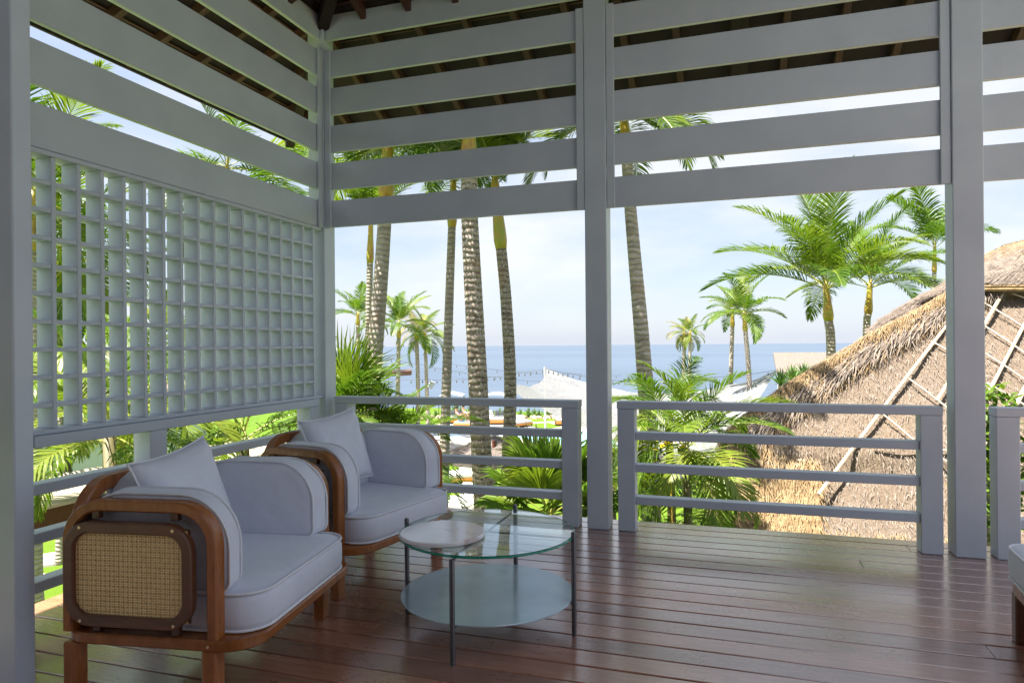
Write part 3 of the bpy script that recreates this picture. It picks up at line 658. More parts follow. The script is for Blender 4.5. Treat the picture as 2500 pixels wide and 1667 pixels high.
def make_pillow(name, label, S=.455, T=.17, seed=0):
    n = 22; m = MB(); vs = []; idx = {}
    for sgn in (1, -1):
        for i in range(n + 1):
            for j in range(n + 1):
                u, v = -1 + 2 * i / n, -1 + 2 * j / n
                e = (1 - u ** 4) * (1 - v ** 4)
                pin = 1 - .10 * (1 - abs(u) ** 2.2) * (abs(v) ** 3)
                pin2 = 1 - .10 * (1 - abs(v) ** 2.2) * (abs(u) ** 3)
                x, y = u * S / 2 * pin2, v * S / 2 * pin
                wr = .010 * nz3((u * 3.5 + 1.5 * v, v * 1.5, sgn), 1.3, seed) * (1 - e * .4)
                fold = .007 * math.sin(9 * math.atan2(v - .9, u - .85)) * max(0, 1 - math.hypot(u - .9, v - .9)) + .007 * math.sin(9 * math.atan2(v - .9, u + .85)) * max(0, 1 - math.hypot(u + .9, v - .9))
                z = sgn * (T / 2 * e ** .55 + (wr + fold) * min(1, e * 4))
                edge = i in (0, n) or j in (0, n)
                if edge and sgn < 0: idx[sgn, i, j] = idx[1, i, j]; continue
                idx[sgn, i, j] = len(vs); vs.append((x, y, z if not edge else 0))
    fs = []
    for sgn in (1, -1):
        for i in range(n):
            for j in range(n):
                q = [idx[sgn, i, j], idx[sgn, i + 1, j], idx[sgn, i + 1, j + 1], idx[sgn, i, j + 1]]; fs.append(q if sgn > 0 else q[::-1])
    m.add(vs, fs); o = m.build(name, 'fabric', None, 'all'); tag(o, label, 'pillow', 'throw pillows on the armchairs')
    lp = [vs[idx[1, i, 0]] for i in range(n)] + [vs[idx[1, n, j]] for j in range(n)] + [vs[idx[1, n - i, n]] for i in range(n)] + [vs[idx[1, 0, n - j]] for j in range(n)]
    pp = MB(); pp.ring(lp, .005, 6); pp.build('piping', 'piping', o, 'all'); return o
def place_pillow(o, ch, lx, ly, lz, lean, spin, tw):
    o.matrix_world = (Matrix.Translation(ch.location) @ Matrix.Rotation(ch.rotation_euler.z, 4, 'Z') @ Matrix.Translation((lx, ly, lz))
                      @ Matrix.Rotation(R(tw), 4, 'Z') @ Matrix.Rotation(R(-lean), 4, 'Y') @ Matrix(((0, 0, 1, 0), (1, 0, 0, 0), (0, 1, 0, 0), (0, 0, 0, 1))) @ Matrix.Rotation(R(spin), 4, 'Z'))
bpy.context.view_layer.update()
p1 = make_pillow('throw_pillow', 'grey throw pillow leaning in the nearest armchair', seed=1)
place_pillow(p1, ch1, -.40, .42, .70, 16, 7, -6)
p2 = make_pillow('throw_pillow', 'grey throw pillow leaning in the corner armchair', seed=4)
place_pillow(p2, ch2, -.40, .43, .72, 16, 6, -4)

# ================================================================== COFFEE TABLE
tb = thing('coffee_table', 'round glass-topped coffee table with dark steel legs and pale lower shelf', 'coffee table', (-1.14, 3.095, 0))
RL = .437
for k, (dx, dy, h) in enumerate(((0, -RL, .448), (RL - .01, 0, .482), (-RL, .01, .482), (0, RL + .01, .482))):
    b = MB(); b.lathe([(.0095, 0), (.0095, .012), (.0118, .014), (.0118, h - .006), (.009, h)], 16, (dx, dy)); b.build('leg', 'steel', tb, True)
b = MB(); b.tube([(0, -RL + .01, .4415), (0, RL, .4415)], .0055, 8); b.build('crossbar', 'steel', tb, True)
b = MB(); b.tube([(-RL + .01, .0, .4415), (-.008, 0, .4415)], .0055, 8); b.tube([(.008, 0, .4415), (RL - .02, 0, .4415)], .0055, 8); b.build('crossbar', 'steel', tb, True)
b = MB(); b.tube([(0, -RL + .01, .1505), (0, RL, .1505)], .0055, 8); b.build('crossbar', 'steel', tb, True)
b = MB(); b.tube([(-RL + .01, .0, .1505), (-.008, 0, .1505)], .0055, 8); b.tube([(.008, 0, .1505), (RL - .02, 0, .1505)], .0055, 8); b.build('crossbar', 'steel', tb, True)
b = MB(); rg = .418
b.lathe([(rg - .002, .4475), (rg, .4495), (rg, .4575), (rg - .002, .4595)], 128); b.build('glass_top', 'glass', tb, True)
b = MB(); b.ring([((rg + .0012) * math.cos(2 * math.pi * k / 128), (rg + .0012) * math.sin(2 * math.pi * k / 128), .4535) for k in range(128)], .0046, 8); b.build('glass_edge', 'glassedge', tb, True)  # added ring; its green stands in for light carried through the glass
b = MB(); b.lathe([(.415, .157), (.417, .159), (.417, .162), (.415, .164)], 96); b.build('shelf', 'shelf', tb, True)
b = MB(); b.lathe([(.193, 0), (.2, .005), (.2, .017), (.196, .022)], 80); o = b.build('marble_tray', 'marble', None, True, loc=(-1.305, 2.935, .4602))
tag(o, 'round pinkish marble tray lying on the glass tabletop', 'tray')

# ================================================================== OTTOMAN (right edge)
ot = thing('ottoman', 'light cushioned wooden ottoman cut off by the right edge', 'ottoman', (1.175, 3.66, 0), R(-4))
ol = rrect(0, .62, -.62, 0, .09, 6)
m, p = cushion(ol, .13, .02, 2); c = remap(m, lambda x, y, z: (x, y, z + .295)).build('cushion', 'fabric', ot, 'all'); remap(p, lambda x, y, z: (x, y, z + .295)).build('piping', 'piping', c, 'all')
ol2 = rrect(.012, .608, -.608, -.012, .08, 6); n = len(ol2)
m = MB(); m.add([(x, y, .225) for x, y in ol2] + [(x, y, .288) for x, y in ol2], [[k, (k + 1) % n, n + (k + 1) % n, n + k] for k in range(n)] + [list(range(n)), [n + k for k in range(n)]]); m.build('frame', 'teak', ot, True)
for x in (.02, .54):
    for y in (-.60, -.085):
        MB().cbox(x, x + .062, y, y + .062, 0, .224, .006).build('leg', 'teak2', ot)

# ================================================================== PALMS
def frond_mesh(name, L, a0, bend, nl, ll, lw, droop, seed, vee=.35, spread=(72, 22), mats=('leaf', 'rachis'), start=.16):
    rn = random.Random(seed); m = MB(); Kn = 14; P = [Vector((0, 0, 0))]; A = []
    for i in range(Kn):
        s = i / Kn; a = R(a0 - bend * s ** 1.25); A.append(a); P.append(P[-1] + Vector((math.cos(a), 0, math.sin(a))) * (L / Kn))
    A.append(A[-1])
    tw = [rn.uniform(-.03, .03) * L * (i / Kn) ** 1.5 for i in range(Kn + 1)]
    sgn = rn.choice((-1, 1)); P = [p + Vector((0, sgn * .10 * L * (i / Kn) ** 2, 0)) for i, p in enumerate(P)]
    m.tube(P, [max(.004, .016 * L / 2.6 * (1 - .92 * i / Kn)) for i in range(Kn + 1)], 4, 1)
    Y = Vector((0, 1, 0))
    for i in range(nl):
        for sd_ in (-1, 1):
            s = start + (1 - start) * (i + rn.uniform(-.3, .3)) / nl; s = min(max(s, 0), .999)
            q = s * Kn; k = int(q); p0 = P[k].lerp(P[k + 1], q - k); a = A[k]
            T = Vector((math.cos(a), 0, math.sin(a))); Nn = Vector((-math.sin(a), 0, math.cos(a)))
            pr = math.sin(math.pi * (.16 + .80 * s)) ** .65
            l = ll * pr * rn.uniform(.82, 1.1)
            an = R(spread[0] + (spread[1] - spread[0]) * s ** 1.3 + rn.uniform(-7, 7))
            d = (T * math.cos(an) + Y * (sd_ * math.sin(an) * math.cos(vee)) + Nn * math.sin(an) * math.sin(vee * rn.uniform(.6, 1.4))).normalized()
            g = Vector((0, 0, -1)) * droop * rn.uniform(.5, 1.4)
            p1 = p0 + d * l * .45; d2 = (d + g * .55).normalized(); p2 = p1 + d2 * l * .32; d3 = (d2 + g * .8).normalized(); p3 = p2 + d3 * l * .23
            wv = (T - d * T.dot(d)).normalized() * lw * .5
            m.add([p0 + wv * .5, p0 - wv * .5, p1 + wv, p1 - wv, p2 + wv * .75, p2 - wv * .75, p3], [[0, 1, 3, 2], [2, 3, 5, 4], [4, 5, 6]])
    return m.mesh(name, list(mats), False, False)
ELEV = [82, 62, 42, 20, -4, -30]
COCO = [[frond_mesh('frond', 2.6, e, 34 + 44 * k / 5 + 14 * v, 56, .66, .04, .3 + .3 * v, 11 * k + v) for v in range(2)] for k, e in enumerate(ELEV)]
NEARC = [[frond_mesh('frond', 2.9, e, 34 + 46 * k / 5 + 14 * v, 84, .72, .028, .3 + .3 * v, 211 * k + v) for v in range(2)] for k, e in enumerate(ELEV)]
DRYC = [[frond_mesh('frond', 2.4, e, 60 + 40 * k / 5, 44, .6, .034, .7, 31 * k + v, mats=('leafdry', 'rachis')) for v in range(1)] for k, e in enumerate(ELEV)]
AREC = [[frond_mesh('frond', 2.2, e, 55 + 35 * k / 5 + 20 * v, 46, .60, .033, .4 + .25 * v, 51 * k + v, .3, (62, 20), ('leaf2', 'rachis'), .2) for v in range(2)] for k, e in enumerate(ELEV)]
def trunk_mb(pts, r0, r1, seed, step=.06, n=14, ringamp=.022):
    rn = random.Random(seed); P = [Vector(p) for p in pts]; m = MB()
    # catmull-rom resample
    Q = []; ext = [P[0] * 2 - P[1]] + P + [P[-1] * 2 - P[-2]]
    for i in range(1, len(ext) - 2):
        a, b_, c, d = ext[i - 1:i + 3]; kk = max(2, int((c - b_).length / step))
        for k in range(kk):
            t = k / kk; Q.append(.5 * ((2 * b_) + (c - a) * t + (2 * a - 5 * b_ + 4 * c - d) * t * t + (3 * b_ - a - 3 * c + d) * t ** 3))
    Q.append(P[-1]); M_ = len(Q); rad = []; ph = 0
    for i in range(M_):
        s = i / (M_ - 1); base = r0 + (r1 - r0) * s
        if i % 2 == 0: ph = rn.uniform(.3, 1)
        rad.append(base * (1 + ringamp * ph * (1 if i % 2 == 0 else -.6)) * (1 + .35 * math.exp(-s * 22)))
    m.tube(Q, rad, n); return m, Q
def palm(name, label, dep, pv, w0, w1, R_, nfr, seed, mt='bark', shaft=.8, fr=None, group=None, up=0, flop=1.0, step=.07, n=12, elo=-36):
    """pv: photo points of the trunk from the ground up (view pixels)"""
    rn = random.Random(seed); pw = [atv(x, y, dep) for x, y in pv]; pw[0].z = GZ
    root = thing(name, label, 'palm tree', (pw[0].x, pw[0].y, GZ), 0, group)
    o = root.location.copy(); pts = [p - o for p in pw]; s = dep / 1562.0
    m, Q = trunk_mb(pts, w0 * s / 2, w1 * s / 2, seed, step, n); m.build('trunk', mt, root, 'all', fix=False)
    top = pts[-1]; d = (pts[-1] - pts[-2]).normalized(); r = w1 * s / 2
    ct = top + d * shaft
    b = MB(); b.tube([top - d * .02, top + d * shaft * .12, top + d * shaft * .3, top + d * shaft * .65, ct, ct + d * .25], [r * 1.02, r * 1.25, r * 1.18, r * .9, r * .8, r * .35], 12); b.build('crown_shaft', 'shaft', root, 'all', fix=False)
    fs = fr or COCO; sc_ = R_ / 2.5
    for k in range(nfr):
        q = (k + .5) / nfr; el = 84 + (elo - 84) * q ** .9 + rn.uniform(-8, 8)
        ki = min(range(6), key=lambda i: abs(ELEV[i] - el)); me = rn.choice(fs[ki])
        link('frond', me, root, ct + d * (.12 * (1 - q)), (rn.uniform(-.12, .12), R(ELEV[ki] - el) * .6, k * 2.39996 + rn.uniform(-.25, .25) + seed), sc_ * rn.uniform(.85, 1.1))
    return root
NG = 'tall palms close to the veranda'; FG = 'young palms on the far lawn'
palm('coconut_palm', 'tall pale-trunked palm just right of the corner post', 11.5, [(812, 1518), (838, 1150), (860, 830), (874, 650), (883, 515), (886, 452)], 46, 30, 2.3, 24, 1, 'bark', .8, NEARC, NG, step=.05, elo=4)
palm('coconut_palm', 'thin palm with yellow crown shaft hiding behind the pale trunk by the corner post', 18, [(843, 1256), (846, 800), (850, 603)], 17, 14, 2.4, 14, 2, 'bark', 1.0, COCO, NG, step=.05, elo=30)
palm('coconut_palm', 'slim banded palm trunk, leftmost of the three behind the front railing', 13, [(1010, 1435), (1022, 1000), (1030, 750), (1038, 520)], 28, 18, 2.3, 20, 3, 'bark', .8, NEARC, NG, step=.05, elo=24)
palm('coconut_palm', 'thick lichen-spotted palm trunk, middle of the three behind the front railing', 10.5, [(1142, 1588), (1112, 1150), (1094, 800), (1079, 505), (1078, 400)], 56, 37, 2.6, 24, 4, 'barklichen', .75, NEARC, NG, step=.05, elo=24)
palm('coconut_palm', 'leaning lichen-spotted palm, rightmost of the three behind the front railing', 12, [(1150, 1488), (1163, 1150), (1172, 900), (1163, 700), (1151, 570)], 36, 25, 2.1, 15, 5, 'barklichen', 1.1, NEARC, NG, step=.05, elo=46)
palm('coconut_palm', 'tall ringed palm right of the middle post', 11, [(1502, 1552), (1492, 1050), (1476, 800), (1462, 640), (1448, 480), (1440, 370)], 52, 25, 1.7, 22, 6, 'bark', .7, NEARC, NG, step=.05, elo=-10)
palm('coconut_palm', 'young palm partly hidden by the pale trunk beside the corner post', 40, [(825, 1001), (823, 860), (822, 745)], 11, 9, 2.2, 14, 7, 'bark', .5, COCO, FG, step=.12, n=8, elo=5)
palm('coconut_palm', 'full young palm between the pale trunk and the banded trunk', 34, [(912, 1038), (914, 880), (916, 775)], 13, 9, 2.2, 16, 8, 'bark', .6, COCO, FG, step=.12, n=8, elo=-8)
palm('coconut_palm', 'small yellowish palm just right of the full young palm', 40, [(960, 1001), (960, 880), (957, 780)], 11, 9, 1.6, 14, 9, 'bark', .5, DRYC, FG, step=.12, n=8)
palm('coconut_palm', 'young palm with a grey speaker on its trunk', 40, [(984, 1001), (980, 880), (977, 790)], 11, 8, 2.0, 15, 10, 'bark', .5, COCO, FG, step=.12, n=8)
palm('coconut_palm', 'small browning palm, left one of the pair right of the ringed palm', 45, [(1570, 977), (1571, 860), (1571, 785)], 10, 8, 1.5, 16, 11, 'bark', .5, DRYC, FG, step=.12, n=8)
palm('coconut_palm', 'small green palm, right one of the pair right of the ringed palm', 44, [(1583, 980), (1584, 860), (1585, 785)], 9, 7, 1.4, 13, 12, 'bark', .5, COCO, FG, step=.12, n=8)
palm('coconut_palm', 'windswept young palm with a browning frond, left of a brighter twin', 34, [(1677, 1038), (1679, 860), (1682, 750)], 11, 9, 1.7, 12, 13, 'bark', .6, COCO, FG, step=.12, n=8, elo=0)
palm('coconut_palm', 'bright windswept young palm standing over the white shade net', 32, [(1727, 1053), (1720, 860), (1712, 760)], 13, 10, 2.3, 14, 14, 'bark', .7, COCO, FG, step=.12, n=8, elo=0)
palm('coconut_palm', 'big bright palm rising from behind the thatched roof, largest crown', 17, [(1914, 1283), (1909, 820), (1903, 735)], 27, 19, 2.5, 19, 15, 'bark', .75, NEARC, 'palms behind the thatched roof', step=.08, elo=14)
palm('coconut_palm', 'second big palm behind the thatched roof, right of the largest crown', 19, [(1984, 1232), (1990, 780), (1994, 720)], 21, 15, 2.2, 15, 16, 'bark', .7, NEARC, 'palms behind the thatched roof', step=.08, elo=14)
palm('coconut_palm', 'slender palm beside the right post, behind the thatched ridge', 24, [(2143, 1140), (2145, 690), (2146, 625)], 12, 9, 2.4, 9, 17, 'bark', .8, COCO, 'palms behind the thatched roof', step=.1, elo=35)
palm('coconut_palm', 'palm seen through the first lattice column beside the near post', 14, [(78, 1389), (82, 830), (78, 575)], 34, 26, 3.0, 18, 18, 'bark', 1.0, NEARC, 'palms seen through the lattice')
palm('coconut_palm', 'palm with yellow shaft seen through the second lattice column', 17, [(140, 1283), (139, 830), (139, 655)], 20, 16, 2.6, 16, 19, 'bark', .9, COCO, 'palms seen through the lattice')
palm('coconut_palm', 'palm whose frond tips show between the boards above the lattice', 16, [(505, 1314), (512, 900), (520, 470)], 18, 15, 2.6, 16, 20, 'bark', .8, COCO, 'palms seen through the lattice')

# low palms close to the veranda
def arec(name, label, base, top, nfr, R_, seed, fr, group=None, stem=.05, elo=-25, az=None, ehi=80, cat='palm plant'):
    rn = random.Random(seed); b0 = Vector(base); tp = Vector(top) - b0
    root = thing(name, label, cat, b0, 0, group)
    b = MB(); b.tube([(0, 0, 0), tp * .5 + Vector((.05, .03, 0)), tp], [stem * 1.2, stem, stem * .8], 8); b.build('stem', 'stem', root, 'all', fix=False)
    for k in range(nfr):
        q = (k + .5) / nfr; el = ehi + (elo - ehi) * q + rn.uniform(-8, 8)
        ki = min(range(6), key=lambda i: abs(ELEV[i] - el)); me = rn.choice(fr[ki])
        a = k * 2.39996 + rn.uniform(-.3, .3) + seed
        if az: a = R(rn.uniform(*az))
        link('frond', me, root, tp + Vector((rn.uniform(-.05, .05), rn.uniform(-.05, .05), rn.uniform(-.1, .1))), (rn.uniform(-.3, .3), R(ELEV[ki] - el) * .6, a), R_ / 2.1 * rn.uniform(.8, 1.1))
    return root
def ground(p): return (p.x, p.y, GZ)
PG = 'leafy palms growing beside the veranda'
for lab, (x, y, d), nf, r, sd_, elo in (
    ('bushy palm of broad glossy leaflets in front of the thatched roof', (1575, 1030, 8.2), 22, 1.35, 41, -30),
    ('low bushy palm under the railing, at the foot of the thatched eave', (1530, 1200, 8.6), 14, 1.0, 42, -25),
    ('palm with arching sunlit fronds right of the corner post, above the railing', (800, 950, 8.6), 14, 1.0, 43, -25),
    ('palm with feathery sunlit fronds behind the corner armchair', (900, 1050, 9.0), 24, 1.2, 44, -10),
    ('dark green palm outside the left railing, behind the armchair pillows', (560, 1010, 6.6), 16, 1.35, 45, -25),
    ('arching palm outside the left railing, next to the near post', (250, 1000, 5.6), 14, 1.2, 46, -25),
    ('green palm filling the lower lattice openings near the middle', (330, 940, 8.0), 18, 1.6, 47, -20),
    ('green palm filling the lower lattice openings near the near post', (150, 900, 10.0), 18, 1.8, 48, -20),
    ('leafy palm glimpsed in the slot between middle post and railing', (1405, 1120, 10.0), 12, 1.1, 49, -20)):
    p = atv(x, y, d); arec('bushy_palm', lab, ground(p), p, nf, r, sd_, AREC, PG, .06, elo)
# fan palm (palmate leaves)
def fan_mesh(name, L, pet, a0, nb, seed, mats=('leaf2', 'rachis'), span=250):
    rn = random.Random(seed); m = MB(); a = R(a0); d = Vector((math.cos(a), 0, math.sin(a))); nrm = Vector((-math.sin(a), 0, math.cos(a)))
    P = [d * (pet * i / 5) + Vector((0, 0, -.10 * pet * (i / 5) ** 2)) for i in range(6)]; m.tube(P, [.012, .011, .01, .009, .008, .007], 5, 1)
    c = P[-1]; Y = Vector((0, 1, 0))
    for i in range(nb):
        an = R(-span / 2 + span * i / (nb - 1) + rn.uniform(-2, 2)); l = L * (1 - .3 * abs(an) / R(span / 2)) * rn.uniform(.9, 1.08)
        bd = (d * math.cos(an) + Y * math.sin(an) + nrm * .12).normalized(); wv = (Y * math.cos(an) - d * math.sin(an)).normalized()
        w_ = L * span / nb * (.0135 if span > 200 else .0075); g = Vector((0, 0, -1)) * rn.uniform(.1, .6)
        p1 = c + bd * l * .45; b2 = (bd + g * .5).normalized(); p2 = p1 + b2 * l * .35; p3 = p2 + (b2 + g).normalized() * l * .25; f = nrm * w_ * .35
        m.add([c, p1 - wv * w_ * .5 + f, p1, p1 + wv * w_ * .5 + f, p2 - wv * w_ * .38 + f, p2, p2 + wv * w_ * .38 + f, p3], [[0, 1, 2], [0, 2, 3], [1, 4, 5, 2], [2, 5, 6, 3], [4, 7, 5], [5, 7, 6]])
    return m.mesh(name, list(mats), False, False)
FAN = [[fan_mesh('fan_leaf', .66, .62, e, 42, 71 * k + v) for v in range(2)] for k, e in enumerate(ELEV)]
FANN = [[fan_mesh('fan_leaf', 1.05, .35, e, 34, 171 * k + v, span=150) for v in range(2)] for k, e in enumerate(ELEV)]
for f_ in FANN:
    for me_ in f_: me_.name = 'fan_leaf'
def fanpalm(label, x, y, d, nf, s, seed, FAN=FAN):
    rn = random.Random(seed); p = atv(x, y, d); root = thing('fan_palm', label, 'palm plant', ground(p), 0, 'fan palms below the railing')
    h = p.z - GZ; b = MB(); b.tube([(0, 0, 0), (.04, .02, h * .5), (0, 0, h)], [.11, .09, .08], 10); b.build('trunk', 'bark', root, 'all', fix=False)
    for k in range(nf):
        el = 84 - 100 * (k + .5) / nf; ki = min(range(6), key=lambda i: abs(ELEV[i] - el))
        link('fan_leaf', rn.choice(FAN[ki]), root, (0, 0, h), (rn.uniform(-.2, .2), R(ELEV[ki] - el) * .6, k * 2.39996 + seed), s * rn.uniform(.85, 1.1))
fanpalm('spiky fan palm behind the glass table, left of the middle post', 1262, 1185, 8.6, 18, 1.0, 3)
fanpalm('fan palm right of the corner post behind the railing end', 790, 950, 9.0, 16, .82, 5, FANN)
p = atv(1535, 945, 8.9); arec('bushy_palm', 'feathery palm whose fronds cross the ringed trunk right of the middle post', ground(p), p, 12, .95, 77, AREC, PG, .06, 0)
# yellow leaves
p = atv(1540, 1062, 7.9); b = MB(); rn = random.Random(2)
root = thing('leafy_shrub', 'broad-leaved shrub with yellow leaves in front of the bushy palm', 'shrub', ground(p)); o0 = root.location.copy()
b.tube([(0, 0, 0), (.05, 0, 1.5), p - o0], [.025, .02, .01], 6); b.build('stem', 'shaft', root, fix=False)
def lf(root, c, l, wd, az, el, mt):
    d = Vector((math.cos(az) * math.cos(el), math.sin(az) * math.cos(el), math.sin(el))); s = Vector((-math.sin(az), math.cos(az), 0)) * wd
    m = MB(); m.add([c, c + d * l * .4 + s, c + d * l * .45 - Vector((0, 0, .01)), c + d * l * .4 - s, c + d * l], [[0, 1, 2], [0, 2, 3], [1, 4, 2], [2, 4, 3]]); m.build('leaf', mt, root, fix=False)
for k in range(26):
    c = p - o0 + Vector((rn.uniform(-.28, .28), rn.uniform(-.15, .15), rn.uniform(-.25, .22)))
    lf(root, c, rn.uniform(.14, .22), rn.uniform(.035, .055), rn.uniform(0, 6.28), rn.uniform(-.9, .5), 'leafyel' if k < 11 else 'leaf2')

# ================================================================== THATCHED ROOF
SLP, Y0, Z0 = 1.0, 10.4, -1.3
def onthatch(u, v, lift=0.0, s=SLP, y0=Y0, z0=Z0):
    d = ray(u, v); t_ = (z0 - s * y0 - CAMH) / (d.z - s * d.y); p = Vector((0, 0, CAMH)) + d * t_
    return p + Vector((0, -s, 1)).normalized() * lift
c7 = lambda x, y: (1450 + x / 2.24, 600 + y / 2.24)
th = thing('thatched_roof', 'large thatched roof with bamboo strips beyond the right railing', 'roof')
hip_px = [(645, 1545), (655, 1420), (680, 1260), (690, 1060), (735, 985), (910, 862), (1100, 733), (1290, 617), (1500, 503), (1700, 395), (1910, 275), (2130, 190), (2352, 90), (2700, -60)]
hip = [onthatch(*c7(x, y)) for x, y in hip_px]
def hipx(y):
    for a, c in zip(hip[:-1], hip[1:]):
        if a.y <= y <= c.y: return a.x + (c.x - a.x) * (y - a.y) / max(1e-6, c.y - a.y)
    return hip[0].x if y < hip[0].y else hip[-1].x
XE = 10.5; NU, NV = 80, 56; ymax = 15.2
def surf(y, q):                                          # q 0..1 from hip to the right
    hx = hipx(y); x = hx + (XE - hx) * q ** 1.5; e = x - hx
    z = Z0 + SLP * (y - Y0); roll = .26 * math.exp(-(e / .55) ** 2) - .30 * math.exp(-(e / .10) ** 2)
    lift = roll + .05 * nz3((x, y, 0), 1.1, 3) + .03 * nz3((x, y, 0), 4, 5)
    st = 0.0
    if y < 11.35: st = -.14 * min(1, (11.35 - y) / .12) if e > .2 else 0
    nn = Vector((0, -SLP, 1)).normalized()
    return Vector((x, y, z)) + nn * (lift + st)
b = MB(); vs_ = []
yl = [hip[0].y + .0 + (ymax - hip[0].y) * j / NV for j in range(NV + 1)]
for y in yl:
    for i in range(NU + 1): vs_.append(surf(y, i / NU))
b.add(vs_, [[j * (NU + 1) + i, j * (NU + 1) + i + 1, (j + 1) * (NU + 1) + i + 1, (j + 1) * (NU + 1) + i] for j in range(NV) for i in range(NU)])
# eave thickness and left flank
ev = [vs_[i] for i in range(NU + 1)]; ev2 = [p + Vector((0, .25, -.32)) for p in ev]; ev3 = [p + Vector((0, 3.5, .6)) for p in ev]
b.add(ev + ev2 + ev3, [[i, i + 1, NU + 2 + i, NU + 1 + i] for i in range(NU)] + [[NU + 1 + i, NU + 2 + i, 2 * NU + 3 + i, 2 * NU + 2 + i] for i in range(NU)])
lf0 = [vs_[j * (NU + 1)] for j in range(NV + 1)]; lf1 = [p + Vector((1.1, 6.0, -.4)) for p in lf0]; lf2 = [Vector((p.x + .15, p.y + .8, Z0 - .3)) for p in lf0]
b.add(lf0 + lf2, [[j, j + 1, NV + 2 + j, NV + 1 + j] for j in range(NV)])
b.build('thatch', 'thatch', th, 'all', fix=False)
def strands(regs, name, mt, seed):
    rn = random.Random(seed); m = MB()
    for cnt, ya, yb, e0, e1, lmin, lmax, wd, tilt, lift in regs:
        for _ in range(cnt):
            y = rn.uniform(ya, yb); hx = hipx(y); e = e0 + (e1 - e0) * rn.random(); x = hx + e
            if x > 7.5: continue
            q = (e / (XE - hx)) ** (1 / 1.5) if e > 0 else 0
            p = surf(y, q) + Vector((0, -.7, .7)) * lift * rn.random()
            l = rn.uniform(lmin, lmax); tl = rn.gauss(tilt, .28)
            d = Vector((math.sin(tl), -.707 * math.cos(tl), -.707 * math.cos(tl))) + Vector((0, -.7, .7)) * rn.uniform(-.05, .12)
            s = Vector((math.cos(tl), .5 * math.sin(tl), .5 * math.sin(tl))) * wd * rn.uniform(.6, 1.3); nn = Vector((0, -.707, .707)) * .012
            m.add([p - s, p + s, p + d * l * .6 + s * .8 + nn, p + d * l * .6 - s * .8 + nn, p + d * l], [[0, 1, 2, 3], [3, 2, 4]])
    return struct(m.build(name, mt, th, False, fix=False), 'stuff')
strands([(6500, 11.3, 15.0, -.06, .8, .12, .30, .0045, -.25, .035), (5600, 10.3, 11.3, -.05, 1.45, .3, .65, .005, -.12, .12), (1200, 10.25, 10.5, 0, 7, .12, .3, .005, 0, .04)], 'golden_straw', 'straw', 4)
strands([(9000, 10.4, 15.0, .5, 5.5, .06, .16, .004, 0, .03), (2600, 11.5, 15.0, .42, .72, .3, .6, .007, -.75, .07), (1500, 11.0, 11.3, .2, 1.2, .2, .45, .005, -.2, .07)], 'grey_straw', 'strawgrey', 5)
def pole(par, pts, r, mt='bamboo', nm='bamboo_strip'):
    m = MB(); m.tube(pts, r, 6); m.build(nm, mt, par, False, fix=False)
for a, c, r in (((1225, 1378), (1560, 930), .026), ((1560, 930), (1925, 455), .026), ((1868, 868), (2180, 370), .026), ((2140, 432), (2245, 255), .03), ((2145, 832), (2352, 440), .026), ((2300, 890), (2420, 660), .034),
             ((1550, 920), (1730, 1070), .014), ((1730, 1070), (1925, 1200), .014), ((1715, 745), (1925, 905), .014), ((1840, 545), (1925, 592), .014), ((2130, 460), (2400, 645), .014), ((2135, 610), (2400, 790), .014), ((2140, 770), (2400, 925), .014), ((2235, 268), (2400, 330), .014), ((2130, 335), (2400, 505), .014), ((1520, 1118), (1920, 1140), .022)):
    p0, p1 = onthatch(*c7(*a), .09), onthatch(*c7(*c), .09); pole(th, [p0, (p0 + p1) / 2 + Vector((0, -.01, .01)), p1], r)
# upper tier with rope edge
up_px = [(1530, 450), (1620, 372), (1760, 292), (1910, 213), (2130, 52), (2240, -5), (2352, -32), (2700, -70)]
def onup(u, v, k): return onthatch(u, v, 0, 1.0, 10.4, -1.3 + k)
upl = [onup(*c7(x, y), k) for (x, y), k in zip(up_px, (-.9, -.8, -.7, -.45, .3, .3, .3, .3))]
ev_ = [onup(*c7(x, y), k) for (x, y), k in zip(((1575, 500), (1700, 430), (1850, 350), (1990, 285), (2130, 240), (2240, 240), (2352, 240), (2700, 250)), (-.9, -.8, -.7, -.2, .32, .32, .32, .32))]
b = MB(); NR = 12; vv = []; n = len(ev_)
def upp(i, f, q):
    a = ev_[i].lerp(ev_[min(i + 1, n - 1)], f); c = upl[i].lerp(upl[min(i + 1, n - 1)], f)
    p = a.lerp(c, q); return p + Vector((0, -.08, .08)) * math.sin(math.pi * min(1, q * .9 + .1)) + Vector((0, .04, .04)) * nz3(p, 2.5, 4)
for jj in range(NR + 1):
    for i in range(n): vv.append(upp(i, 0, jj / NR))
b.add(vv, [[jj * n + i, jj * n + i + 1, (jj + 1) * n + i + 1, (jj + 1) * n + i] for jj in range(NR) for i in range(n - 1)])
b.add(list(ev_) + [p + Vector((0, .3, -.16)) for p in ev_], [[i, i + 1, n + i + 1, n + i] for i in range(n - 1)])
b.add(upl + [p + Vector((.8, 3, -1.5)) for p in upl], [[i, i + 1, n + i + 1, n + i] for i in range(n - 1)])
b.build('upper_thatch', 'thatch', th, 'all', fix=False)
rn = random.Random(12); m = MB()
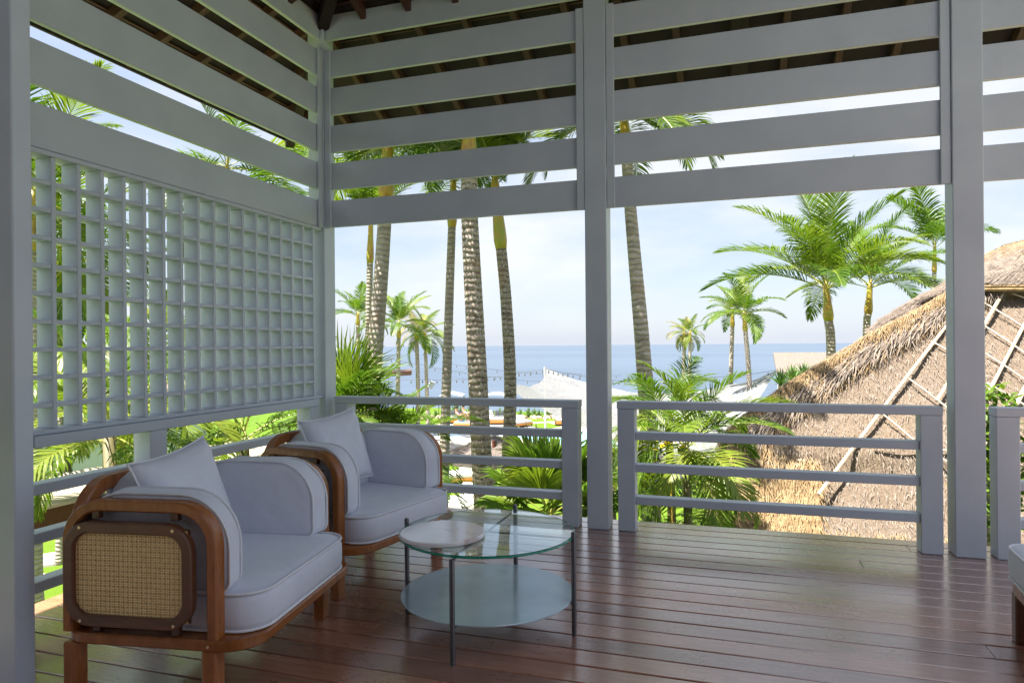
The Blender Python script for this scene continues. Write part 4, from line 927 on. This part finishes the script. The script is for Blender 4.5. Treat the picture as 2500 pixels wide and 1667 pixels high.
for _ in range(2600):
    i = rn.randrange(n - 1); f = rn.random(); q = .14 + .8 * rn.random() ** 1.2; p = upp(i, f, q) + Vector((0, -.015, .02))
    tl = rn.gauss(-.85, .1); d = Vector((math.sin(tl), -.707 * math.cos(tl), -.707 * math.cos(tl))); l = min(rn.uniform(.2, .6), q * (upl[i] - ev_[i]).length * .9 / max(.3, math.cos(tl))); s_ = Vector((math.cos(tl), 0, .3 * math.sin(tl))) * .005; nn = Vector((0, -.02, .02))
    m.add([p - s_, p + s_, p + d * l + s_ + nn * .3, p + d * l - s_ + nn * .3], [[0, 1, 2, 3]])
struct(m.build('long_straw', 'strawgrey', th, False, fix=False), 'stuff')
rn = random.Random(13); m = MB()
for _ in range(1800):
    i = rn.randrange(n - 1); f = rn.random(); q = .55 + .45 * rn.random() ** .6; p = upp(i, f, q) + Vector((0, -.015, .02))
    tl = rn.gauss(-.5, .25); d = Vector((math.sin(tl), -.707 * math.cos(tl), -.707 * math.cos(tl))); l = rn.uniform(.1, .3); s_ = Vector((math.cos(tl), 0, .3 * math.sin(tl))) * .005
    m.add([p - s_, p + s_, p + d * l], [[0, 1, 2]])
struct(m.build('short_straw', 'straw', th, False, fix=False), 'stuff')
m = MB()
for off, r in ((0, .035), (.05, .03)):
    m.tube([p + Vector((0, -.04, off)) for p in ev_[3:]], r, 6)
m.build('rope_edge', 'straw', th, fix=False)
# supporting posts and dim wall behind the eave
m = MB()
for x in (.6, 2.6, 4.6, 6.6): m.cbox(x, x + .16, 11.0, 11.16, GZ, -.9, .01)
m.build('support_post', 'roofwood', th)
MB().cbox(.2, 10, 12.2, 12.4, GZ, -.2, .01).build('back_wall', 'rock', th)
# hedge under the eave
def bush(name, label, cat, c, r, n, seed, mt='leaf2', ls=.1, group=None):
    rn = random.Random(seed); root = thing(name, label, cat, (c[0], c[1], GZ), 0, group); m = MB(); h = c[2] - GZ
    for _ in range(n):
        v = Vector((rn.gauss(0, 1), rn.gauss(0, 1), rn.gauss(0, 1))).normalized() * rn.random() ** .4
        p = Vector((v.x * r[0], v.y * r[1], h + v.z * r[2])); p += Vector((nz3(p, 1.5, seed),) * 3) * .15
        a, e = rn.uniform(0, 6.28), rn.uniform(-.5, 1.0); d = Vector((math.cos(a) * math.cos(e), math.sin(a) * math.cos(e), math.sin(e))) * ls * rn.uniform(.6, 1.4); s = Vector((-math.sin(a), math.cos(a), rn.uniform(-.3, .3))) * ls * .22
        m.add([p, p + d * .5 + s, p + d, p + d * .5 - s], [[0, 1, 2, 3]])
    m.build('foliage', mt, root, fix=False); b = MB(); b.tube([(0, 0, 0), (0, 0, h)], [.03, .02], 6); b.build('stem', 'bark', root, fix=False); return root
bush('hedge', 'dark clipped hedge in the shade below the thatched eave', 'hedge', (3.2, 10.75, -2.7), (4.2, .45, 1.0), 9000, 3, ls=.09)
bush('shrub', 'green shrub between the right post and the thatched roof, at rail height', 'shrub', (2.62, 8.6, -.05), (.35, .35, .95), 1500, 6, ls=.13)
bush('shrub', 'green shrub right of the right post behind the cut-off railing', 'shrub', (3.5, 8.2, -.1), (.5, .4, .7), 1600, 8, ls=.13)

# ================================================================== GARDEN BY THE SEA
def fpos(x, y, z=GZ): return onz(*cz(x, y), z)
# reed parasol
p = at(1208, 1112, 18.5); pr = thing('reed_parasol', 'round reed parasol roof below the railing, left of the spiky fan palm', 'parasol', (p.x, p.y, GZ)); hz = p.z - GZ
m = MB(); m.tube([(0, 0, 0), (0, 0, hz + .4)], .06, 10); m.build('pole', 'bark', pr, True)
NS = 10; RP = 1.5; rn = random.Random(5)
for k in range(NS):
    a0, a1 = 2 * math.pi * k / NS, 2 * math.pi * (k + 1) / NS; m = MB(); nst = 14
    for i in range(nst):
        f0, f1 = i / nst, (i + .9) / nst
        def q(f, r): 
            A = Vector((math.cos(a0), math.sin(a0), 0)); B = Vector((math.cos(a1), math.sin(a1), 0)); return A.lerp(B, f) * r
        h0 = rn.uniform(0, .012)
        m.add([q(f0, .05) + Vector((0, 0, hz + .56 + h0)), q(f1, .05) + Vector((0, 0, hz + .56 + h0)), q(f1, RP) + Vector((0, 0, hz + .02 + h0)), q(f0, RP) + Vector((0, 0, hz + .02 + h0))], [[0, 1, 2, 3]])
    A = Vector((math.cos(a0), math.sin(a0), 0)) * RP; B = Vector((math.cos(a1), math.sin(a1), 0)) * RP
    m.add([A + Vector((0, 0, hz + .02)), B + Vector((0, 0, hz + .02)), B + Vector((0, 0, hz - .09)), A + Vector((0, 0, hz - .09)), Vector((0, 0, hz + .545))], [[0, 1, 2, 3], [0, 1, 4]])
    m.build('roof_panel', 'shingle', pr, fix=False)
m = MB(); m.ring([(math.cos(2 * math.pi * k / 30) * .75, math.sin(2 * math.pi * k / 30) * .75, hz + .315) for k in range(30)], .016, 5); m.build('rope', 'strawgrey', pr)
# pole and shade net
pb = onz(1332, 1100, GZ); hp = 4.25
m = MB(); m.tube([(0, 0, 0), (0, 0, hp)], [.06, .05], 10); m.lathe([(.09, 0), (.09, .03)], 12); o = m.build('pole', 'white', None, True, loc=pb); tag(o, 'slim white pole holding the left peak of the shade net', 'pole', 'white poles of the shade net')
pk2 = at(1900, 904, 33); m = MB(); m.tube([(0, 0, 0), (0, 0, pk2.z - GZ + .05)], [.06, .05], 10); o = m.build('pole', 'white', None, True, loc=(pk2.x, pk2.y, GZ)); tag(o, 'white pole holding the right peak of the shade net beside the thatch', 'pole', 'white poles of the shade net')
A_, B_, C_, D_ = at(1334, 900, 34.5), at(1240, 944, 27), at(1900, 906, 33), at(1820, 1120, 24)
m = MB(); ns = 36; vv = []
for i in range(ns + 1):
    for j in range(ns + 1):
        u, v = i / ns, j / ns
        p = (A_ * (1 - u) + C_ * u) * (1 - v) + (B_ * (1 - u) + D_ * u) * v
        p = p + Vector((0, 0, -1.15 * 4 * u * (1 - u) * (1 - .3 * v) - .25 * 4 * v * (1 - v) * (1 - u))); pull = .10 * 4 * v * (1 - v) * (1 if u < .5 else -1) * abs(1 - 2 * u)
        p += (C_ - A_) * pull * .35 + Vector((0, 0, .10 * nz3(p, .8, 2))); vv.append(p)
m.add(vv, [[i * (ns + 1) + j, i * (ns + 1) + j + 1, (i + 1) * (ns + 1) + j + 1, (i + 1) * (ns + 1) + j] for i in range(ns) for j in range(ns)])
o = m.build('shade_net', 'net', None, True, fix=False); tag(o, 'white speckled shade net stretched between poles over the lawn', 'shade net')
# string lights
def string(pts, dep, label, nb):
    P = [at(*cz(x, y), dep) for x, y in pts]; Q = []
    for a, c in zip(P[:-1], P[1:]):
        for k in range(8): Q.append(a.lerp(c, k / 8) + Vector((0, 0, -.10 * (c - a).length * .25 * 4 * (k / 8) * (1 - k / 8))))
    Q.append(P[-1]); root = thing('string_lights', label, 'string lights', Q[0], 0, 'strings of lamps across the garden'); o = root.location.copy()
    m = MB(); m.tube([q - o for q in Q], .008, 4); m.build('wire', 'black', root, fix=False)
    me = MB(); me.tube([(0, 0, 0), (0, 0, -.07), (0, 0, -.10), (0, 0, -.16), (0, 0, -.19)], [.006, .014, .028, .034, .01], 6); me = me.mesh('bulb', 'bulb', True, False)
    for k in range(nb):
        f = (k + .5) / nb * (len(Q) - 1); i = int(f); link('bulb', me, root, Q[i].lerp(Q[min(i + 1, len(Q) - 1)], f - i) - o)
string([(1525, 105), (1165, 160), (780, 215), (400, 238), (0, 240), (-700, 215)], 36, 'lamp string running left from the white pole across the sea view', 24)
string([(1535, 105), (1850, 165), (2300, 240), (2700, 262), (3300, 215), (4480, 120)], 33, 'lamp string running right along the top of the shade net', 26)
string([(-500, -40), (0, 60), (460, 150), (960, 215), (1600, 265), (2100, 280)], 42, 'lamp string crossing lower behind the three palm trunks', 22)
string([(200, 20), (700, 85), (1250, 150), (1900, 165), (2500, 190)], 48, 'faint lamp string farthest out towards the sea', 16)
# canopy daybeds
def make_daybed(label, x, y, wv=1.5):
    p = fpos(x, y); t = thing('canopy_daybed', label, 'daybed', p, R(14), 'canopied daybeds by the sea')
    MB().cbox(-.75, .75, -.95, .95, .12, .30, .01).build('base', 'orange', t)
    MB().cbox(-.72, .72, -.92, .92, .302, .52, .06).build('mattress', 'bedfab', t, True)
    for dx in (-.45, 0, .45): MB().cbox(dx - .2, dx + .2, .55, .85, .53, .82, .06).build('bolster', 'greyfab', t, True)
    for dx in (-.74, .74):
        for dy in (-.94, .94): MB().cbox(dx - .022, dx + .022, dy - .022, dy + .022, 0, 1.88, .003).build('canopy_post', 'black', t)
    m = MB(); n = 12
    m.add([(-.8 + 1.6 * i / n, -1.0 + 2.0 * j / n, 1.9 + .26 * (1 - (2 * i / n - 1) ** 2) * (1 - .4 * (2 * j / n - 1) ** 2)) for i in range(n + 1) for j in range(n + 1)], [[i * (n + 1) + j, i * (n + 1) + j + 1, (i + 1) * (n + 1) + j + 1, (i + 1) * (n + 1) + j] for i in range(n) for j in range(n)])
    m.build('canopy', 'white', t, True, fix=False); return t
db = make_daybed('white-canopied daybed behind the reclining couple, between banded and lichen trunks', 330, 790)
d2 = copy_tree(db); d2.location = fpos(905, 800); d2['label'] = 'white-canopied daybed between the two lichen-spotted trunks'
d3 = copy_tree(db); d3.location = fpos(1790, 815); d3['label'] = 'canopied daybed with a grey cushion left of the middle post, under the net'
# lounge beds near
def lounge(label, loc, rz, s=1.0):
    t = thing('lounge_bed', label, 'lounge bed', loc, rz, 'orange-framed lounge beds on the lawn'); t.scale = (s,) * 3
    MB().cbox(-.95, .95, -.5, .5, .14, .27, .01).build('base', 'orange', t)
    MB().cbox(-.9, .9, -.47, .47, .272, .47, .05).build('mattress', 'bedfab', t, True)
    o = MB().cbox(-.22, .22, -.06, .06, -.2, .2, .05).build('pillow', 'greyfab', t, True); o.location = (.55, .3, .64); o.rotation_euler = (-.5, 0, .2)
    o = MB().cbox(-.22, .22, -.06, .06, -.2, .2, .05).build('pillow', 'bedfab', t, True); o.location = (.1, .32, .64); o.rotation_euler = (-.5, 0, -.15)
    for dx in (-.88, .82):
        for dy in (-.44, .4): MB().cbox(dx, dx + .06, dy, dy + .06, 0, .139, .004).build('foot', 'black', t)
    m = MB(); m.tube([(.97, -.1, .3), (.99, -.1, .75), (.99, .35, .75), (.97, .35, .3)], .02, 6); m.build('armrest', 'black', t, True); return t
pl = fpos(470, 1560); l1 = lounge('lounge bed with grey pillows on an orange base, beside the lichen trunk', (pl.x, pl.y, GZ), R(25), .95)
pl = at(1150, 1262, 21.0); l2 = copy_tree(l1); l2.location = (pl.x - .3, pl.y, GZ); l2.rotation_euler.z = R(8); l2.scale = (1.25,) * 3; l2['label'] = 'orange-sided lounge bed closest to the veranda, right of corner armchair'
pl = fpos(1190, 845); l3 = copy_tree(l1); l3.location = pl; l3.rotation_euler.z = R(60); l3.scale = (.9,) * 3; l3['label'] = 'lounge bed with pale cushions right of the leaning lichen trunk, by the grass patch'
pl = fpos(2420, 1010); l4 = copy_tree(l1); l4.location = pl; l4.rotation_euler.z = R(-20); l4['label'] = 'orange seat glimpsed between the middle post and the right-hand railing'
# flat lounger and the couple
pl = fpos(500, 842); t = thing('lounger', 'low orange lounger under the reclining couple', 'lounger', pl, R(6))
MB().cbox(-.7, 1.3, -.45, .45, .10, .26, .02).build('base', 'orange', t); MB().cbox(-.65, 1.25, -.42, .42, .262, .36, .04).build('mattress', 'greyfab', t, True)
def person(label, loc, shirt, seed, dx=0):
    root = thing('person', label, 'person', loc, R(4))
    J = {'pelvis': (0, 0, .10, .15), 'belly': (-.10, 0, .26, .14), 'chest': (-.24, 0, .46, .16), 'neck': (-.30, 0, .63, .06), 'head0': (-.30, 0, .72, .10), 'head': (-.29, 0, .82, .10), 'headt': (-.29, 0, .92, .06),
         'hl': (.05, .10, .11, .10), 'kl': (.38, .12, .46, .07), 'al': (.62, .12, .06, .045), 'tl': (.74, .12, .05, .035), 'hr': (.05, -.10, .11, .10), 'kr': (.30, -.12, .50, .07), 'ar': (.52, -.12, .06, .045), 'tr': (.64, -.12, .05, .035),
         'sl': (-.24, .19, .55, .07), 'el': (.02, .24, .42, .045), 'wl': (.26, .18, .55, .035), 'fl': (.36, .16, .58, .03), 'sr': (-.24, -.19, .55, .07), 'er': (0, -.24, .40, .045), 'wr': (.26, -.16, .56, .035), 'fr': (.36, -.14, .6, .03)}
    E_ = [('pelvis', 'belly'), ('belly', 'chest'), ('chest', 'neck'), ('neck', 'head0'), ('head0', 'head'), ('head', 'headt'), ('pelvis', 'hl'), ('hl', 'kl'), ('kl', 'al'), ('al', 'tl'), ('pelvis', 'hr'), ('hr', 'kr'), ('kr', 'ar'), ('ar', 'tr'), ('chest', 'sl'), ('sl', 'el'), ('el', 'wl'), ('wl', 'fl'), ('chest', 'sr'), ('sr', 'er'), ('er', 'wr'), ('wr', 'fr')]
    def skinned(nm, keys, edges, mt, grow):
        ks = list(keys); me = bpy.data.meshes.new(nm); me.from_pydata([J[k][:3] for k in ks], [(ks.index(a), ks.index(c)) for a, c in edges], []); me.materials.append(MT[mt])
        o = link(nm, me, root); md = o.modifiers.new('skin', 'SKIN'); o.modifiers.new('sub', 'SUBSURF').levels = 1; o.modifiers['sub'].render_levels = 1
        sv = me.skin_vertices[0].data
        for i, k in enumerate(ks): sv[i].radius = (J[k][3] * grow,) * 2
        sv[0].use_root = True; return o
    skinned('body', J.keys(), E_, 'skin', 1.0)
    kk = ['chest', 'belly', 'pelvis', 'sl', 'sr']; skinned('shirt', kk, [('chest', 'belly'), ('belly', 'pelvis'), ('chest', 'sl'), ('chest', 'sr')], shirt, 1.13)
    kk = ['pelvis', 'hl', 'hr']; skinned('shorts', kk, [('pelvis', 'hl'), ('pelvis', 'hr')], 'bluecloth', 1.16)
    m = MB(); m.lathe([(.02, .86), (.10, .87), (.115, .92), (.09, .985), (.02, 1.01)], 12, (-.31, 0)); m.build('hair', 'hair', root, True)
person('person in a purple top reclining on the lounger with knees up', (pl.x - .25, pl.y - .16, GZ + .36), 'purple', 1)
person('person in a pale blue top sitting just behind the one in purple', (pl.x + .10, pl.y + .22, GZ + .44), 'bluecloth', 2)
# speakers on trunks
def speaker(label, p, sx, sy, sz, rot, mt):
    t = thing('speaker', label, 'speaker', p); t.rotation_euler = rot
    MB().cbox(-sx / 2, sx / 2, -sy / 2, sy / 2, -sz / 2, sz / 2, .02).build('cabinet', mt, t); MB().cbox(-sx * .42, sx * .42, -sy / 2 - .012, -sy / 2 - .001, -sz * .44, sz * .44, .005).build('grille', 'speaker' if mt == 'speaker' else mt, t)
    MB().cbox(-.03, .03, sy / 2, sy / 2 + .12, -.05, .05, .004).build('bracket', 'black', t)
speaker('tilted grey speaker on the trunk of a far young palm', at(1053, 939, 39.6), .30, .3, .42, (.1, .55, .6), 'speaker')
speaker('small red-brown speaker strapped to the thick lichen trunk', at(1206, 1083, 10.2), .055, .06, .12, (0, .06, .2), 'redbox')
# low wood pavilion roof
pa, pb_ = at(1004, 905, 40), at(850, 926, 36); d = (pb_ - pa); t = thing('pavilion', 'low brown flat-roofed pavilion behind the pale palm trunk', 'pavilion', (pa.x, pa.y, GZ)); o = t.location
m = MB(); dn = Vector((-1.2, 2.5, 0)); z0 = pa.z - GZ
q = [Vector((0, 0, z0)), Vector((d.x, d.y, z0)), Vector((d.x, d.y, z0)) + dn, Vector((0, 0, z0)) + dn]
m.add(q + [p + Vector((0, 0, -.26)) for p in q], [[0, 1, 2, 3], [4, 5, 6, 7], [0, 1, 5, 4], [1, 2, 6, 5], [2, 3, 7, 6], [3, 0, 4, 7]]); m.build('roof', 'pavroof', t)
m = MB(); p = q[1]; m.tube([(p.x * .97, p.y + .6, 0), (p.x * .97, p.y + .6, z0 - .2)], .08, 8); m.build('support_post', 'teak2', t)
# small white hut right
hq = at(1985, 930, 27); t = thing('garden_hut', 'small white hut with a shingled roof edge above the shade net', 'hut', (hq.x, hq.y, GZ)); hh = hq.z - GZ + .35
MB().cbox(-1.15, 2.6, .3, 3, 0, hh, .01).build('wall', 'white', t)
m = MB(); m.add([(-1.35, 0, hh), (2.8, 0, hh + .02), (2.9, 3.2, hh + .75), (-1.3, 3.2, hh + .75), (-1.35, 0, hh - .1), (2.8, 0, hh - .1), (2.9, 3.2, hh + .6), (-1.3, 3.2, hh + .6)], [[0, 1, 2, 3], [4, 5, 6, 7], [0, 1, 5, 4], [1, 2, 6, 5], [2, 3, 7, 6], [3, 0, 4, 7]]); m.build('roof', 'shingle', t)
# spiky plants
def agave_mesh(seed, nb=26, L=.6):
    rn = random.Random(seed); m = MB()
    for k in range(nb):
        a = k * 2.4; e = R(85 - 70 * (k / nb) + rn.uniform(-8, 8)); d = Vector((math.cos(a) * math.cos(e), math.sin(a) * math.cos(e), math.sin(e))); s = Vector((-math.sin(a), math.cos(a), 0)) * .035 * L / .6
        l = L * rn.uniform(.8, 1.1); p1 = d * l * .5; p2 = p1 + (d + Vector((0, 0, -.2))).normalized() * l * .5
        m.add([-s * .8, s * .8, p1 + s, p1 - s, p2], [[0, 1, 2, 3], [3, 2, 4]])
    return m.mesh('leaf_rosette', ['agave'], False, False)
AG = [agave_mesh(s) for s in range(3)]; rn = random.Random(21)
xs_ = [-60, 40, 130, 330, 400, 500, 580, 950, 1060, 1215, 1300, 1380, 1455, 1560, 1590, 1640, 1700, 1900, 2100, 2400]
desc = ['small', 'taller', 'low', 'ragged', 'bright', 'dull']
for k, x in enumerate(xs_):
    p = fpos(x + rn.uniform(-15, 15), 722 + (rn.uniform(-6, 8)))
    big = x in (400, 580, 1560, 1590)
    o = link('spiky_plant', AG[k % 3], None, p, (0, 0, rn.uniform(0, 6)), rn.uniform(1.0, 1.5) * (1.7 if big else 1)); tag(o, 'spiky rosette plant in the row along the sea edge', 'plant', 'spiky plants along the sea edge')
bm = bmesh.new(); bmesh.ops.create_icosphere(bm, subdivisions=2, radius=.3)
for v in bm.verts: v.co *= 1 + .35 * mnoise.noise(v.co * 4)
rk = bpy.data.meshes.new('rock'); bm.to_mesh(rk); bm.free(); rk.materials.append(MT['rock'])
for k in range(44):
    p = fpos(-100 + k * 60 + rn.uniform(-15, 15), 738 + rn.uniform(-4, 5)); o = link('rock', rk, None, p, (rn.random(), rn.random(), rn.uniform(0, 6)), (rn.uniform(.6, 1.2), rn.uniform(.6, 1), rn.uniform(.5, .9))); tag(o, 'rough brown rock in the border along the sea edge', 'rock', 'rocks bordering the sea edge')
for k, (u, v, dp) in enumerate(((1905, 940, 20), (1935, 930, 20.4), (1962, 922, 20.9))):
    p = at(u, v, dp); root = thing('yucca', ('leftmost', 'middle', 'rightmost')[k] + ' of three upright spiky yuccas peeking over the thatched ridge', 'plant', (p.x, p.y, GZ), 0, 'yuccas behind the thatched ridge')
    m = MB(); m.tube([(0, 0, 0), (0, 0, p.z - GZ)], [.08, .06], 8); m.build('stem', 'bark', root, fix=False); link('leaf_rosette', agave_mesh(40 + k, 34, .6), root, (0, 0, p.z - GZ), (0, 0, k), .95)
# neighbouring walkway with glass balustrade, left
gx = -7.0
t = thing('walkway', 'neighbouring timber walkway with a glass balustrade, seen under the lattice', 'walkway')
MB().cbox(gx - 1.6, gx, -1, 10.5, -.62, -.36, .01).build('beam', 'teak2', t); MB().cbox(gx - 1.6, gx + .03, -1, 10.5, -.355, -.32, .004).build('edge_board', 'bamboo', t)
for k in range(6):
    MB().cbox(gx - .05, gx - .035, -1 + 1.9 * k + .01, .9 + 1.9 * k - .01, -.316, .42, .002).build('glass_panel', 'pane', t)
m = MB()
for y in (-.5, 4, 10): m.cbox(gx - 1.5, gx - 1.3, y, y + .2, GZ, -.62, .01)
m.build('support_post', 'teak2', t)
# shingled cottage roof far left, seen through the lattice
p = atv(230, 850, 30); t = thing('cottage', 'grey shingled cottage roof seen through the lattice', 'cottage', (p.x, p.y, GZ), R(40)); h = p.z - GZ
m = MB(); m.add([(-5, -4, h - 1.2), (5, -4, h - 1.2), (5, 4, h - 1.2), (-5, 4, h - 1.2), (-2, 0, h + .9), (2, 0, h + .9)], [[0, 1, 5, 4], [2, 3, 4, 5], [1, 2, 5], [3, 0, 4]]); m.build('roof', 'shingle', t)
MB().cbox(-4.2, 4.2, -3.2, 3.2, 0, h - 1.25, .02).build('wall', 'white', t)
